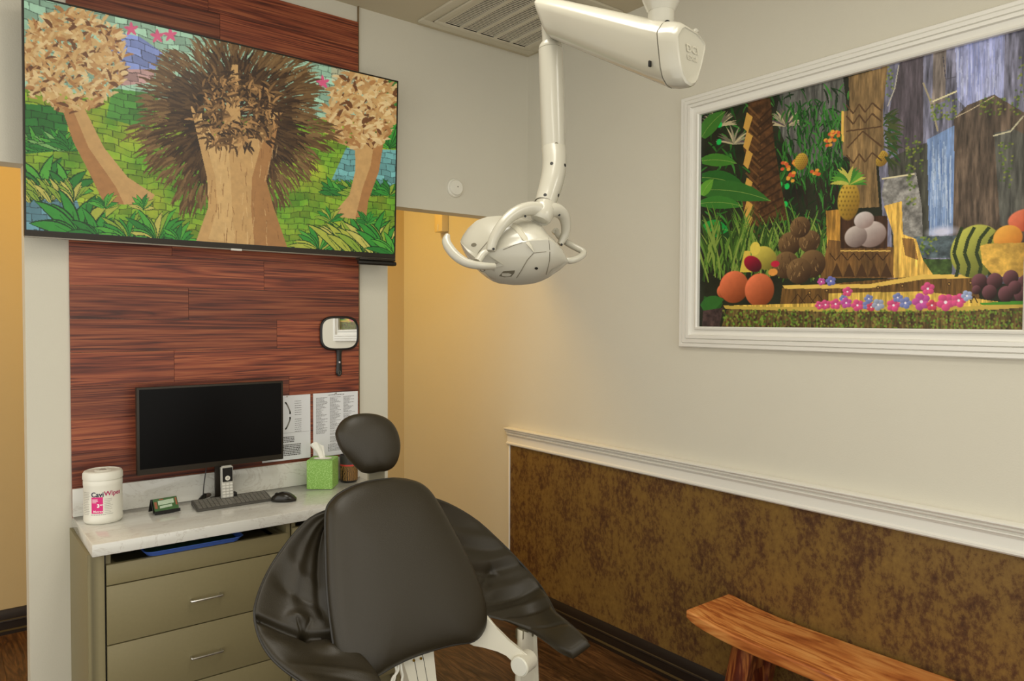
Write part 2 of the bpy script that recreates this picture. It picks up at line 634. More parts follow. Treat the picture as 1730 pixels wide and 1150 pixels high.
cw = (gx1 - gx0) / nc
for i in range(nc + 1):
    xx = gx0 + cw * i
    b.box((xx - 0.011, gy0, CZ - 0.017), (xx + 0.011, gy1, CZ - 0.006), 0.001, 1)
ns = 34
for i in range(nc):
    for k in range(ns):
        yy = gy0 + (gy1 - gy0) * (k + 0.5) / ns
        x0, x1 = gx0 + cw * i + 0.010, gx0 + cw * (i + 1) - 0.016
        b.faces([(x0, yy - 0.0015, CZ - 0.0110), (x1, yy - 0.0015, CZ - 0.0110), (x1, yy + 0.0015, CZ - 0.0140), (x0, yy + 0.0015, CZ - 0.0140),
                 (x0, yy - 0.0015, CZ - 0.0103), (x1, yy - 0.0015, CZ - 0.0103), (x1, yy + 0.0015, CZ - 0.0132), (x0, yy + 0.0015, CZ - 0.0132)],
                [(0, 1, 2, 3), (7, 6, 5, 4), (0, 4, 5, 1), (1, 5, 6, 2), (2, 6, 7, 3), (3, 7, 4, 0)])
b.done('grille', MATS['vent_enamel'], v, smooth=False)

# round white disc on the header
v = thing('smoke_detector', 'small round white detector on the cream wall right of the television', 'detector')
c = (2.088, WY, 2.278)
MB().lathe(c, [(0.047, 0), (0.047, -0.009), (0.044, -0.013), (0.040, -0.014), (0.039, -0.020), (0.036, -0.024), (0.010, -0.025), (0.0005, -0.025)], 40, 'Y').done('cover', M_white, v)
MB().cyl((c[0] + 0.006, WY - 0.0245, c[2] + .004), (c[0] + 0.006, WY - 0.0258, c[2] + .004), 0.0028, n=12).done('sensor_hole', M_hole, v)


# ------------------------------------------------------------------ painted pictures
class Canvas:
    def __init__(s, W, H, tocv):
        s.W, s.H, s.tocv = W, H, tocv          # tocv(px,py) -> (col,row) float, row downward
        s.c = np.zeros((H, W, 3))

    def pts(s, P):
        return np.array([s.tocv(x, y) for x, y in P])

    def poly(s, P, col, alpha=1.0, raw=False, tex=None):
        q = np.array(P, float) if raw else s.pts(P)
        x0, y0 = np.floor(q.min(0)).astype(int); x1, y1 = np.ceil(q.max(0)).astype(int) + 1
        x0, y0, x1, y1 = max(x0, 0), max(y0, 0), min(x1, s.W), min(y1, s.H)
        if x1 <= x0 or y1 <= y0:
            return
        X, Y = np.meshgrid(np.arange(x0, x1) + .5, np.arange(y0, y1) + .5)
        ins = np.zeros(X.shape, bool)
        for i in range(len(q)):
            xa, ya = q[i]; xb, yb = q[(i + 1) % len(q)]
            if ya == yb:
                continue
            ins ^= ((ya > Y) != (yb > Y)) & (X < (xb - xa) * (Y - ya) / (yb - ya) + xa)
        s._put(slice(y0, y1), slice(x0, x1), ins * alpha, col, tex)

    def _put(s, ys, xs, a, col, tex=None):
        a = a[..., None]
        c = np.array(col, float) / 255
        if tex is not None:
            c = c * (1 + (tex[ys, xs][..., None]))
        s.c[ys, xs] = s.c[ys, xs] * (1 - a) + c * a

    def ell(s, cx, cy, rx, ry, col, ang=0, soft=0.12, alpha=1.0, hi=None, light=(-.35, -.45)):
        """ellipse; hi = second colour reached towards the shaded side (a drawn fruit)"""
        (u, v), (u2, _), (_, v2) = s.tocv(cx, cy), s.tocv(cx + rx, cy), s.tocv(cx, cy + ry)
        rx, ry = abs(u2 - u), abs(v2 - v)
        R = max(rx, ry) * 1.1 + 1
        x0, x1, y0, y1 = max(int(u - R), 0), min(int(u + R) + 1, s.W), max(int(v - R), 0), min(int(v + R) + 1, s.H)
        if x1 <= x0 or y1 <= y0:
            return
        X, Y = np.meshgrid(np.arange(x0, x1) + .5 - u, np.arange(y0, y1) + .5 - v)
        ca, sa = math.cos(ang), math.sin(ang)
        A, B = (X * ca + Y * sa) / rx, (-X * sa + Y * ca) / ry
        d = np.sqrt(A * A + B * B)
        a = np.clip((1 - d) / max(soft, 1e-3), 0, 1) * alpha
        if hi is None:
            s._put(slice(y0, y1), slice(x0, x1), a, col)
        else:
            t = np.clip(0.5 - (X / rx * light[0] + Y / ry * light[1]) * 0.9, 0, 1)[..., None]
            c = (np.array(col) * (1 - t) + np.array(hi) * t) / 255
            a = a[..., None]
            s.c[y0:y1, x0:x1] = s.c[y0:y1, x0:x1] * (1 - a) + c * a

    def line(s, P, wd, col, alpha=1.0):
        q = s.pts(P)
        for i in range(len(q) - 1):
            a, b = q[i], q[i + 1]
            d = b - a
            L = np.hypot(*d) + 1e-9
            nn = np.array((-d[1], d[0])) / L * wd / 2
            s.poly([a + nn, b + nn, b - nn, a - nn], col, alpha, raw=True)

    def blade(s, x, y, ang, L, wd, col, bend=0.3, alpha=1.0, rib=None):
        """a curved leaf from (x, y), ang 90 = up (photo pixels)"""
        n = 7
        mid = []
        a = math.radians(ang)
        px, py = x, y
        for i in range(n + 1):
            mid.append((px, py, a))
            px += math.cos(a) * L / n; py -= math.sin(a) * L / n
            a -= bend / n * (1 if math.cos(math.radians(ang)) >= 0 else -1) * 2
        l, r = [], []
        for i, (px, py, a) in enumerate(mid):
            t = i / n
            w_ = wd * (math.sin(PI * min(1, t * .9 + .12)) ** .8) / 2 * (1 if t < 1 else 0)
            l.append((px - math.sin(a) * w_, py - math.cos(a) * w_)); r.append((px + math.sin(a) * w_, py + math.cos(a) * w_))
        s.poly(l + r[::-1], col, alpha)
        if rib:
            s.line([(m[0], m[1]) for m in mid], 0.9, rib)


def vnoise(W, H, cell, octs=4, seed=1, ax=1.0, ay=1.0):
    rg = np.random.default_rng(seed)
    out = np.zeros((H, W)); amp, tot = 1.0, 0
    for o in range(octs):
        cx, cy = max(cell * ax / 2 ** o, 1), max(cell * ay / 2 ** o, 1)
        g = rg.random((int(H / cy) + 3, int(W / cx) + 3))
        y = np.arange(H) / cy; x = np.arange(W) / cx
        yi, xi = y.astype(int), x.astype(int)
        fy, fx = (y - yi)[:, None], (x - xi)[None, :]
        fy, fx = fy * fy * (3 - 2 * fy), fx * fx * (3 - 2 * fx)
        a = g[yi][:, xi] * (1 - fx) + g[yi][:, xi + 1] * fx
        b_ = g[yi + 1][:, xi] * (1 - fx) + g[yi + 1][:, xi + 1] * fx
        out += amp * (a * (1 - fy) + b_ * fy); tot += amp; amp *= .6
    return out / tot - .5


def picture_mesh(name, cv, pt, m, parent, back):
    """flat printed sheet: a dense grid of real points coloured by the canvas, closed with a thin back"""
    H, W = cv.H, cv.W
    P = np.array([[0.0] * 3])
    o0, ux, vy = pt
    I, J = np.meshgrid(np.arange(H + 1), np.arange(W + 1), indexing='ij')
    P = (np.array(o0)[None, None] + J[..., None] * np.array(ux) + I[..., None] * np.array(vy)).reshape(-1, 3)
    q = (np.arange(H)[:, None] * (W + 1) + np.arange(W)[None, :])
    F = np.stack([q, q + W + 1, q + W + 2, q + 1], -1).reshape(-1, 4)
    me = bpy.data.meshes.new(name)
    me.vertices.add(len(P)); me.vertices.foreach_set('co', P.ravel())
    me.loops.add(F.size); me.loops.foreach_set('vertex_index', F.ravel().astype(np.int32))
    me.polygons.add(len(F)); me.polygons.foreach_set('loop_start', (np.arange(len(F)) * 4).astype(np.int32))
    me.update(calc_edges=True)
    c = np.clip(cv.c, 0, 1)
    lin = np.where(c <= .04045, c / 12.92, ((c + .055) / 1.055) ** 2.4)
    cp = np.pad(lin, ((0, 1), (0, 1), (0, 0)), mode='edge').reshape(-1, 3)
    rgba = np.concatenate([cp, np.ones((len(cp), 1))], 1).astype(np.float32)
    at = me.attributes.new('pic', 'FLOAT_COLOR', 'POINT')
    at.data.foreach_set('color', rgba.ravel())
    me.materials.append(m)
    o = bpy.data.objects.new(name, me)
    COL.objects.link(o)
    o.parent = parent
    return o


# ---------- television: frame plane nearly at Y = 3.0, top leaning a little forward
TVL, TVR = 0.243, 1.690
TB, TT = 1.888, 2.705          # outer bottom and top
TLEAN = 0.030                  # the top stands this far in front of the bottom
TY = 3.028


def tvp(x, z, d=0.0):
    return Vector((x, TY - TLEAN * (z - TB) / (TT - TB) - d, z))


_n = Vector((0, -1, -TLEAN / (TT - TB))).normalized()


def paint_tv():
    W, H = 660, 372
    x0, x1, z0, z1 = TVL + .006, TVR - .006, TB + .022, TT - .006

    def tocv(px, py):
        p = onP(px, py, tvp(1, 2), _n)
        return ((p.x - x0) / (x1 - x0) * W, (z1 - p.z) / (z1 - z0) * H)
    cv = Canvas(W, H, tocv)
    t1 = vnoise(W, H, 60, 5, 3); t2 = vnoise(W, H, 8, 3, 4)
    # lawn of mosaic tiles
    Y, X = np.mgrid[0:H, 0:W].astype(float)
    g = np.array([92, 142, 34]) / 255; g2 = np.array([150, 164, 44]) / 255
    mask = np.clip(0.5 + t1 * 2.4 + 0.15 * np.sin(Y / 25), 0, 1)[..., None]
    cv.c[:] = g * (1 - mask) + g2 * mask
    # pale stone sky band with blue and pink stones
    cv.poly([(30, -40), (690, 90), (690, 205), (560, 200), (420, 200), (200, 165), (30, 150)], (150, 184, 152))
    cv.poly([(190, 55), (235, 62), (275, 90), (262, 120), (215, 118), (185, 100)], (126, 140, 188))
    cv.poly([(196, 118), (262, 118), (258, 140), (205, 146)], (178, 138, 128))
    cv.poly([(560, 95), (690, 120), (690, 160), (560, 140)], (176, 176, 140))
    cv.poly([(640, 120), (690, 128), (690, 190), (640, 180)], (60, 120, 50))
    cv.poly([(585, 250), (690, 255), (690, 318), (560, 305)], (104, 158, 150))
    cv.poly([(30, 325), (130, 338), (160, 420), (30, 420)], (96, 140, 146))
    cv.poly([(30, 175), (120, 182), (110, 255), (30, 262)], (40, 104, 40))
    cv.poly([(190, 150), (270, 160), (250, 220), (180, 200)], (72, 130, 50))
    # wavy brick joints over everything
    wob = vnoise(W, H, 50, 3, 9) * 22
    rowh = 9.0 + 5 * (Y / H)
    yy = Y + wob
    r = np.floor(yy / 12)
    fx = ((X + wob * .6 + (r % 2) * 11 + (r * 37 % 7)) / 21) % 1
    fy = (yy / 12) % 1
    cell = np.sin(r * 12.9898 + np.floor((X + wob * .6 + (r % 2) * 11 + (r * 37 % 7)) / 21) * 78.233) * 43758.5453
    cell = cell - np.floor(cell)
    cv.c *= (0.86 + 0.3 * cell)[..., None]
    jn = ((fx < 0.07) | (fy < 0.11))[..., None]
    cv.c = np.where(jn, cv.c * 0.62, cv.c)
    rg = random.Random(5)
    # pink stars of petals on the stones
    for x, y in [(222, 50), (266, 62), (545, 140), (600, 112), (288, 60)]:
        for k in range(5):
            cv.blade(x, y, 20 + k * 72, 13, 6, (210, 88, 120), 0)

    def agave(x, y, L, n, cols, wd=12, a0=15, a1=165):
        for k in range(n):
            a = a0 + (a1 - a0) * (k + rg.random() * .6) / n
            c = cols[rg.randrange(len(cols))]
            l = L * (0.7 + .4 * rg.random())
            cv.blade(x, y, a, l * 1.04, wd * 1.3, (16, 58, 20), .25)
            cv.blade(x, y, a, l, wd, c, .25)
            cv.line([(x, y), (x + math.cos(math.radians(a)) * l * .5, y - math.sin(math.radians(a)) * l * .5)], 1, (26, 84, 26))
    G = [(52, 140, 46), (80, 160, 52), (40, 118, 42)]
    Yl = [(168, 172, 62), (134, 160, 50), (190, 180, 84)]
    for x in range(46, 130, 14):
        agave(x, 255, 40, 9, G + [(120, 170, 90)], 7)
    agave(70, 330, 74, 9, G, 16); agave(110, 330, 60, 7, G, 14)
    for x in (50, 66, 85, 105, 122):
        agave(x, 342, 44, 9, Yl, 8, 50, 130)
    agave(130, 400, 84, 11, G + Yl[:1], 17); agave(165, 405, 60, 9, G, 12)
    agave(215, 408, 56, 13, G + Yl[1:2], 9); agave(262, 410, 62, 15, Yl[1:] + G, 10); agave(300, 412, 40, 9, G, 8)
    for x in range(560, 672, 16):
        agave(x, 330, 30, 8, Yl[1:2] + G, 7)
    agave(536, 424, 46, 12, G + Yl[:1], 9); agave(655, 250, 50, 9, G, 9)
    for x in (575, 592, 610, 628, 645):
        agave(x, 428, 70, 9, Yl + G[:1], 11, 45, 135)
    agave(664, 432, 46, 9, G, 9)
    # plain autumn trees stand in for the screen picture's foreground
    T1, T2, T3 = (196, 152, 92), (170, 118, 66), (212, 176, 118)
    for p, c in (([(104, 180), (142, 182), (176, 250), (216, 300), (262, 330), (250, 348), (176, 344), (150, 290), (124, 240)], T1),
                 ([(104, 180), (122, 182), (150, 250), (196, 316), (210, 346), (176, 344), (150, 290), (124, 240)], T2),
                 ([(600, 225), (650, 228), (640, 290), (622, 340), (618, 372), (560, 366), (590, 330), (600, 290)], T1),
                 ([(634, 228), (650, 228), (640, 290), (622, 340), (618, 372), (600, 370), (612, 320), (626, 280)], T2)):
        cv.poly(p, c)
    agave(176, 352, 30, 9, G + Yl, 6); agave(240, 354, 26, 9, G + Yl, 6); agave(556, 374, 26, 8, G + Yl, 6); agave(618, 378, 24, 8, G, 6)
    # golden leafy heads at the ends of the side boughs
    for (cx, cy, rx, ry, nn) in ((122, 108, 88, 86, 900), (612, 190, 60, 66, 560)):
        for k in range(nn):
            a, q = rg.random() * 2 * PI, rg.random() ** .5
            c = rg.choice([T3, T1, (224, 192, 134), (206, 166, 104), T2, (186, 140, 84)]) if rg.random() > .10 else (104, 62, 32)
            cv.blade(cx + math.cos(a) * rx * q, cy + math.sin(a) * ry * q, rg.uniform(20, 160), rg.uniform(12, 24), rg.uniform(4, 8), c, .4, .95)
    # the brown crown, dense fine leaves fanning outward
    for k in range(3600):
        a = rg.random() * 2 * PI
        q = (k / 3600) ** .5 if k < 1800 else rg.random() ** .5
        q = 1 - q * .95 if k < 1800 else q
        ex = 150 + 10 * math.sin(a * 7) + 8 * math.sin(a * 13)
        x, y = 390 + math.cos(a) * ex * q, 208 + math.sin(a) * (ex * .93) * q
        c = rg.choice([(112, 82, 46), (128, 96, 56), (96, 68, 36), (84, 58, 30)]) if q > .72 else rg.choice([(72, 48, 24), (60, 38, 18), (88, 62, 34), (46, 28, 14)]) if q > .4 else rg.choice([(42, 24, 12), (32, 18, 8), (58, 38, 18)])
        cv.blade(x, y, math.degrees(math.atan2(208 - y, x - 390)) + rg.uniform(-14, 14), rg.uniform(18, 34), rg.uniform(2.4, 4.6), c, .25, .95)
    # forked sandy trunk showing through the crown
    F1, F2 = (208, 166, 104), (166, 116, 64)
    cv.poly([(330, 412), (352, 350), (350, 300), (336, 240), (322, 180), (338, 184), (362, 232), (378, 220), (384, 160), (392, 110), (402, 110), (404, 160), (408, 222), (434, 236), (458, 190), (474, 190), (462, 250), (450, 306), (462, 350), (486, 420)], T1)
    cv.poly([(352, 404), (368, 350), (364, 300), (346, 236), (330, 188), (338, 184), (362, 232), (386, 250), (390, 300), (392, 350), (396, 412)], F1)
    cv.poly([(430, 414), (424, 350), (426, 300), (440, 250), (464, 200), (474, 190), (462, 250), (450, 306), (462, 350), (486, 420)], F2)
    for k in range(70):
        x = rg.uniform(350, 470); y = rg.uniform(230, 400)
        cv.line([(x, y), (x + rg.uniform(-3, 3), y + rg.uniform(10, 26))], 1.2, rg.choice([(140, 96, 52), (222, 182, 122), (120, 78, 40)]), .6)
    for k in range(520):
        a = rg.random() * 2 * PI; q = rg.uniform(.25, .8)
        x, y = 400 + math.cos(a) * 90 * q, 190 + math.sin(a) * 90 * q
        if y > 250 and abs(x - 402) < 40:
            continue
        cv.blade(x, y, rg.uniform(0, 360), rg.uniform(14, 24), 4, rg.choice([(72, 48, 24), (96, 66, 36), (132, 96, 54), (176, 130, 76), (52, 32, 16)]), .3, .95)
    cv.c *= (1 + t2 * .12)[..., None]
    return cv, tvp(x0, z1, .0028), (x1 - x0) / W, (z1 - z0) / H


tv = thing('television', 'large flat television high on the red wood wall showing a bright garden picture', 'television')


def tvbox(b, xa, xb, za, zb, d0, d1, bev=0.0):
    vs = [tvp(x, z, d) for d in (d0, d1) for (x, z) in ((xa, za), (xb, za), (xb, zb), (xa, zb))]
    v_, f_ = b.faces(vs, [(0, 1, 2, 3), (7, 6, 5, 4), (0, 4, 5, 1), (1, 5, 6, 2), (2, 6, 7, 3), (3, 7, 4, 0)])
    if bev:
        bmesh.ops.bevel(b.bm, geom=list({e for f in f_ for e in f.edges}), offset=bev, segments=2, affect='EDGES')


b = MB(); tvbox(b, TVL, TVR, TB, TT, -0.03, 0.002, 0.002)
tvbox(b, TVL + .2, TVR - .2, TB + .1, TT - .25, -0.055, -0.03, .004); b.done('casing', M_black, tv)
b = MB()
tvbox(b, TVL, TVR, TB, TB + .019, 0.002, 0.006, .001); tvbox(b, TVL, TVR, TT - .005, TT, 0.002, 0.005)
tvbox(b, TVL, TVL + .005, TB + .019, TT - .005, 0.002, 0.005); tvbox(b, TVR - .005, TVR, TB + .019, TT - .005, 0.002, 0.005)
b.done('bezel', M_bezel, tv)
b = MB(); tvbox(b, TVL, TVR, TB - .004, TB + .001, -0.012, 0.006, .001); b.done('lower_trim', mat('satin_grey', srgb(130, 124, 112), .3, metal=.6), tv)
b = MB(); tvbox(b, .938, .982, TB - .007, TB + .001, 0.0, 0.009, .001); b.done('badge', M_silver, tv)
cv, o0, sx, sz = paint_tv()
picture_mesh('screen', cv, (tuple(o0), (sx, 0, 0), tuple((tvp(0, TB) - tvp(0, TT)) / (TT - TB) * sz)), MATS['tv_picture'], tv, M_black)
# wall bracket (hidden behind) ties the set to the wall
b = MB(); tvbox(b, .75, 1.2, 2.15, 2.5, -0.085, -0.055); b.done('wall_bracket', M_black, tv)
s = thing('sensor_bar', 'thin black rounded bar under the right corner of the television', 'bar')
MB().tube([(1.488, 2.995, 1.862), (1.50, 2.995, 1.862), (1.66, 2.995, 1.862), (1.672, 2.995, 1.862)], [.006, .011, .011, .006], n=14, sub=3).done('body', M_black, s)
MB().box((1.49, 2.985, 1.873), (1.67, 3.03, 1.8835), .002).done('bracket', M_bezel, s)


# ---------- framed poster
PF = dict(y0=0.665, y1=2.056, z0=1.490, z1=2.567)
IY0, IY1, IZ0, IZ1 = .765, 1.952, 1.580, 2.484
pic = thing('framed_poster', 'large jungle poster with fruit and waterfall in a white moulded frame', 'picture')
prof = [(0, 0), (0, 0.016), (0.004, 0.020), (0.018, 0.021), (0.021, 0.017), (0.024, 0.024), (0.040, 0.026), (0.0425, 0.020), (0.046, 0.027), (0.060, 0.028), (0.063, 0.018), (0.078, 0.015), (0.088, 0.014), (0.090, 0.024), (0.098, 0.026), (0.104, 0.022), (0.104, 0.002), (0.0, 0.0)]
prof = prof[:-1]
b = MB()
rings = []
for (cy, cz, sy, sz_) in ((PF['y0'], PF['z0'], 1, 1), (PF['y1'], PF['z0'], -1, 1), (PF['y1'], PF['z1'], -1, -1), (PF['y0'], PF['z1'], 1, -1)):
    rings.append([(WX - h, cy + sy * d * .97, cz + sz_ * d * .86) for d, h in prof])
b.loft(rings, closed=True)
b.done('frame', M_trim, pic, sharp=15)


def paint_poster():
    y_hi, y_lo = PF['y1'] - .095, PF['y0'] + .095
    zt, zb = PF['z1'] - .082, PF['z0'] + .082
    W, H = 680, 510
    def tocv(px, py):
        p = onX(px, py, WX - .006)
        return ((y_hi - p.y) / (y_hi - y_lo) * W, (zt - p.z) / (zt - zb) * H)
    cv = Canvas(W, H, tocv)
    t1, t2, t3 = vnoise(W, H, 50, 5, 11), vnoise(W, H, 10, 4, 12), vnoise(W, H, 14, 4, 13, 0.35, 3.0)
    rg = random.Random(3)
    cv.c[:] = np.array([34, 38, 24]) / 255
    cv.c *= (1 + t1 * 1.0)[..., None]
    R1, R2, R3 = (112, 112, 132), (78, 72, 74), (140, 142, 164)
    # cliffs
    cv.poly([(1330, 100), (1420, 90), (1440, 260), (1350, 300), (1310, 200)], (92, 92, 88), tex=t3)
    cv.poly([(1470, 80), (1900, -120), (1900, 480), (1500, 480)], R1, tex=t3 * 1.3)
    cv.poly([(1525, 90), (1560, 80), (1560, 250), (1530, 290), (1500, 200)], (84, 76, 84), tex=t3)
    cv.poly([(1578, 60), (1600, 55), (1598, 170), (1575, 180)], (120, 110, 104), tex=t3)
    cv.line([(1519, 110), (1512, 150), (1500, 180)], 2, (190, 184, 170)); cv.line([(1560, 140), (1572, 170), (1585, 222)], 3, (160, 150, 124))
    cv.line([(1594, 96), (1598, 134), (1616, 130)], 1.5, (60, 58, 70)); cv.line([(1576, 172), (1618, 154)], 3, (222, 214, 170))
    # upper waterfall
    cv.poly([(1612, 20), (1700, 0), (1696, 178), (1640, 190), (1618, 168)], (158, 164, 208), tex=t3 * .9)
    for k in range(60):
        x = 1616 + 76 * rg.random(); y = 40 + 100 * rg.random()
        cv.line([(x, y), (x + rg.uniform(-2, 2), y + 30 + 60 * rg.random())], 1 + rg.random(), rg.choice([(206, 212, 240), (130, 142, 200), (180, 186, 226)]), .55)
    # dark rock right of the lower fall
    cv.poly([(1612, 200), (1635, 178), (1680, 160), (1730, 190), (1900, 150), (1900, 480), (1610, 440)], (92, 78, 66), tex=t3 * 1.3)
    cv.poly([(1680, 225), (1712, 218), (1760, 240), (1760, 400), (1690, 380)], (84, 84, 78), tex=t3)
    cv.line([(1612, 200), (1640, 186), (1680, 163)], 1.5, (196, 180, 150)); cv.line([(1678, 230), (1708, 222), (1730, 196)], 2.5, (196, 190, 160))
    # middle rocks
    cv.poly([(1500, 270), (1540, 250), (1570, 240), (1570, 400), (1560, 470), (1510, 460)], (66, 66, 58), tex=t3 * 1.2)
    cv.poly([(1495, 300), (1548, 292), (1558, 350), (1560, 420), (1510, 400), (1490, 330)], (134, 132, 128), tex=t2)
    cv.line([(1490, 302), (1546, 294)], 3, (216, 206, 168))
    # lower waterfall and its pool
    cv.poly([(1567, 236), (1613, 212), (1612, 300), (1610, 395), (1570, 398)], (120, 146, 190), tex=t3 * .6)
    for k in range(60):
        x = 1569 + 42 * rg.random(); y = 235 + 90 * rg.random()
        cv.line([(x, y), (x + 1, y + 30 + 60 * rg.random())], 1 + rg.random(), rg.choice([(206, 220, 240), (84, 112, 168), (160, 184, 220)]), .55)
    cv.ell(1592, 392, 34, 13, (206, 208, 232), soft=.7)
    cv.poly([(1545, 400), (1625, 398), (1625, 436), (1545, 436)], (84, 98, 104), tex=t2)
    cv.poly([(1548, 438), (1610, 438), (1608, 468), (1548, 468)], (62, 84, 40), tex=t2)
    # moss
    for (x, y, rx, ry, nn) in ((1595, 185, 24, 18, 60), (1690, 180, 34, 14, 60), (1545, 260, 14, 30, 60), (1740, 130, 26, 40, 50), (1502, 130, 7, 34, 30), (1570, 415, 14, 14, 40), (1700, 280, 12, 40, 40), (1540, 320, 8, 30, 30)):
        for k in range(nn):
            cv.ell(x + rg.uniform(-rx, rx), y + rg.uniform(-ry, ry), 2.6, 2.2, rg.choice([(104, 134, 44), (70, 96, 34), (140, 150, 56)]), 0, .5, .8)
    # dense jungle on the left
    Gs = [(30, 82, 26), (46, 108, 36), (22, 60, 22), (62, 128, 50), (18, 44, 18)]
    for k in range(420):
        x, y = rg.uniform(1190, 1440), rg.uniform(140, 400)
        cv.blade(x, y, rg.uniform(190, 350), rg.uniform(14, 34), rg.uniform(2, 4), rg.choice(Gs), .3)
    for (x, y, n_) in ((1328, 200, 26), (1215, 200, 20), (1240, 230, 16)):
        for k in range(n_):
            cv.blade(x, y + 14, rg.uniform(10, 170), 32, 3, rg.choice([(150, 144, 118), (186, 174, 138), (108, 104, 84), (90, 76, 84)]), .2)
    for k in range(220):
        x, y = rg.uniform(1325, 1425), rg.uniform(170, 300)
        cv.blade(x, y, rg.uniform(225, 315), rg.uniform(16, 34), 3, rg.choice(Gs[:4]), .4)
    for k in range(9):
        x = 1330 + 11 * k
        cv.line([(x, 300), (x + rg.uniform(-14, 14), 350), (x + rg.uniform(-24, 24), 392)], 2, (40, 26, 22))
    for x, y in ((1216, 211), (1215, 240), (1216, 272), (1318, 312), (1330, 315), (1327, 345)):
        cv.ell(x, y, 5, 6, (24, 190, 84), 0, .3)
    for x, y in ((1328, 280), (1338, 290), (1345, 275), (1336, 300), (1408, 232), (1400, 240), (1378, 290), (1412, 225)):
        for k in range(6):
            cv.ell(x + rg.uniform(-6, 6), y + rg.uniform(-6, 6), 4, 3.4, rg.choice([(214, 120, 40), (226, 160, 60), (206, 90, 50)]), 0, .3)

    def pineapple(x, y, rx, ry, crown=True):
        cv.ell(x, y, rx, ry, (214, 178, 66), 0, .1, 1, (124, 92, 30))
        for i in range(-6, 7):
            for j in range(-6, 7):
                a, c_ = x + i * rx * .3 + (j % 2) * rx * .15, y + j * ry * .22
                if ((a - x) / rx) ** 2 + ((c_ - y) / ry) ** 2 < .82:
                    cv.ell(a, c_, rx * .09, ry * .07, (116, 90, 30), 0, .4, .8)
        if crown:
            for k in range(15):
                cv.blade(x, y - ry * .85, 12 + k * 11, ry * .95, rx * .34, rg.choice([(96, 156, 52), (60, 126, 44), (190, 186, 84)]), .3)
    pineapple(1354, 273, 12, 15, False); pineapple(1489, 268, 13, 14, False)
    # plaited trunk
    cv.poly([(1264, 172), (1302, 165), (1308, 240), (1318, 300), (1330, 372), (1262, 384), (1254, 340), (1268, 290), (1256, 250), (1264, 210)], (76, 50, 28), tex=t2)
    for k in range(15):
        y = 180 + k * 14
        x0 = 1264 - (k % 3) * 2
        cv.line([(x0, y), (x0 + 24, y + 24)], 4, (122, 84, 46), .7); cv.line([(1306 + k * 1.4, y), (x0 + 20, y + 22)], 4, (46, 28, 16), .7)
    for k, y in enumerate((190, 222, 252, 300, 338, 360)):
        cv.poly([(1262, y), (1272, y + 8), (1264, y + 34), (1256, y + 26)], (204, 158, 74))
    # broad banana leaves
    for (x, y, a, L_, wd, c) in ((1186, 272, 8, 60, 22, (64, 124, 40)), (1186, 300, -2, 78, 30, (38, 96, 34)), (1180, 322, 4, 125, 34, (48, 104, 38)), (1184, 344, 8, 72, 22, (56, 120, 42)), (1186, 232, 60, 60, 26, (60, 116, 40)), (1186, 372, -30, 80, 26, (30, 66, 28)), (1188, 388, 10, 44, 30, (24, 150, 60)), (1186, 330, 66, 34, 18, (96, 156, 50))):
        cv.blade(x, y, a, L_, wd, c, .25, 1, (136, 166, 80))
    # grass
    for k in range(230):
        x = rg.uniform(1186, 1400)
        cv.blade(x, rg.uniform(430, 480), rg.uniform(70, 112), rg.uniform(50, 105), 3.4, rg.choice([(58, 92, 30), (94, 132, 48), (40, 66, 24), (128, 152, 66)]), .12)
    # plain carved post
    WD, WL_ = (134, 108, 70), (232, 190, 90)
    cv.poly([(1434, 130), (1500, 112), (1492, 190), (1494, 250), (1480, 270), (1486, 350), (1440, 352), (1436, 268), (1424, 262), (1424, 190), (1436, 186)], WD, tex=t3)
    cv.poly([(1422, 188), (1426, 188), (1426, 240), (1422, 238)], WL_)
    for yy in (178, 196, 262):
        cv.line([(1430, yy), (1442, yy + 14), (1452, yy - 2), (1462, yy + 12), (1474, yy - 4), (1490, yy + 10)], 3, (84, 60, 36))
    cv.line([(1432, 250), (1458, 222), (1490, 248)], 3, (84, 60, 36)); cv.line([(1430, 222), (1490, 214)], 3, (84, 60, 36))
    for k in range(40):
        cv.blade(1492 + rg.uniform(0, 10), 250 + rg.uniform(-60, 20), rg.uniform(-50, 60), 30, 4, rg.choice([(50, 66, 30), (36, 84, 34), (70, 80, 40)]), .3)
    # plain wooden seat of planks
    WB, WB2, WL2 = (112, 80, 42), (88, 60, 30), (222, 178, 84)
    cv.poly([(1396, 356), (1422, 354), (1420, 430), (1398, 430)], (180, 132, 56), tex=t3)
    cv.poly([(1400, 405), (1510, 418), (1512, 470), (1386, 470)], WB, tex=t3)
    cv.poly([(1420, 365), (1500, 365), (1500, 420), (1420, 420)], (62, 40, 26), tex=t3)
    cv.poly([(1494, 348), (1524, 340), (1526, 396), (1548, 404), (1560, 440), (1578, 466), (1510, 470), (1510, 396)], WL2, tex=t3)
    cv.poly([(1524, 402), (1544, 404), (1552, 440), (1530, 432)], (134, 98, 50), tex=t3)
    cv.line([(1420, 424), (1505, 424)], 2, (230, 190, 100))
    for i in range(5):
        cv.line([(1402 + i * 20, 428), (1412 + i * 20, 440), (1422 + i * 20, 428)], 2, (60, 38, 20))
        cv.poly([(1404 + i * 21, 468), (1414 + i * 21, 444), (1424 + i * 21, 468)], (72, 48, 26))
    # a basket of shells and a pale gourd fill the seat; a pineapple stands on it
    pineapple(1434, 340, 20, 34)
    cv.ell(1472, 396, 27, 23, (216, 206, 200), 0, .08, 1, (120, 98, 92)); cv.ell(1446, 400, 20, 19, (206, 194, 186), 0, .08, 1, (104, 86, 82)); cv.ell(1460, 372, 18, 15, (222, 214, 210), 0, .1, 1, (140, 118, 112))
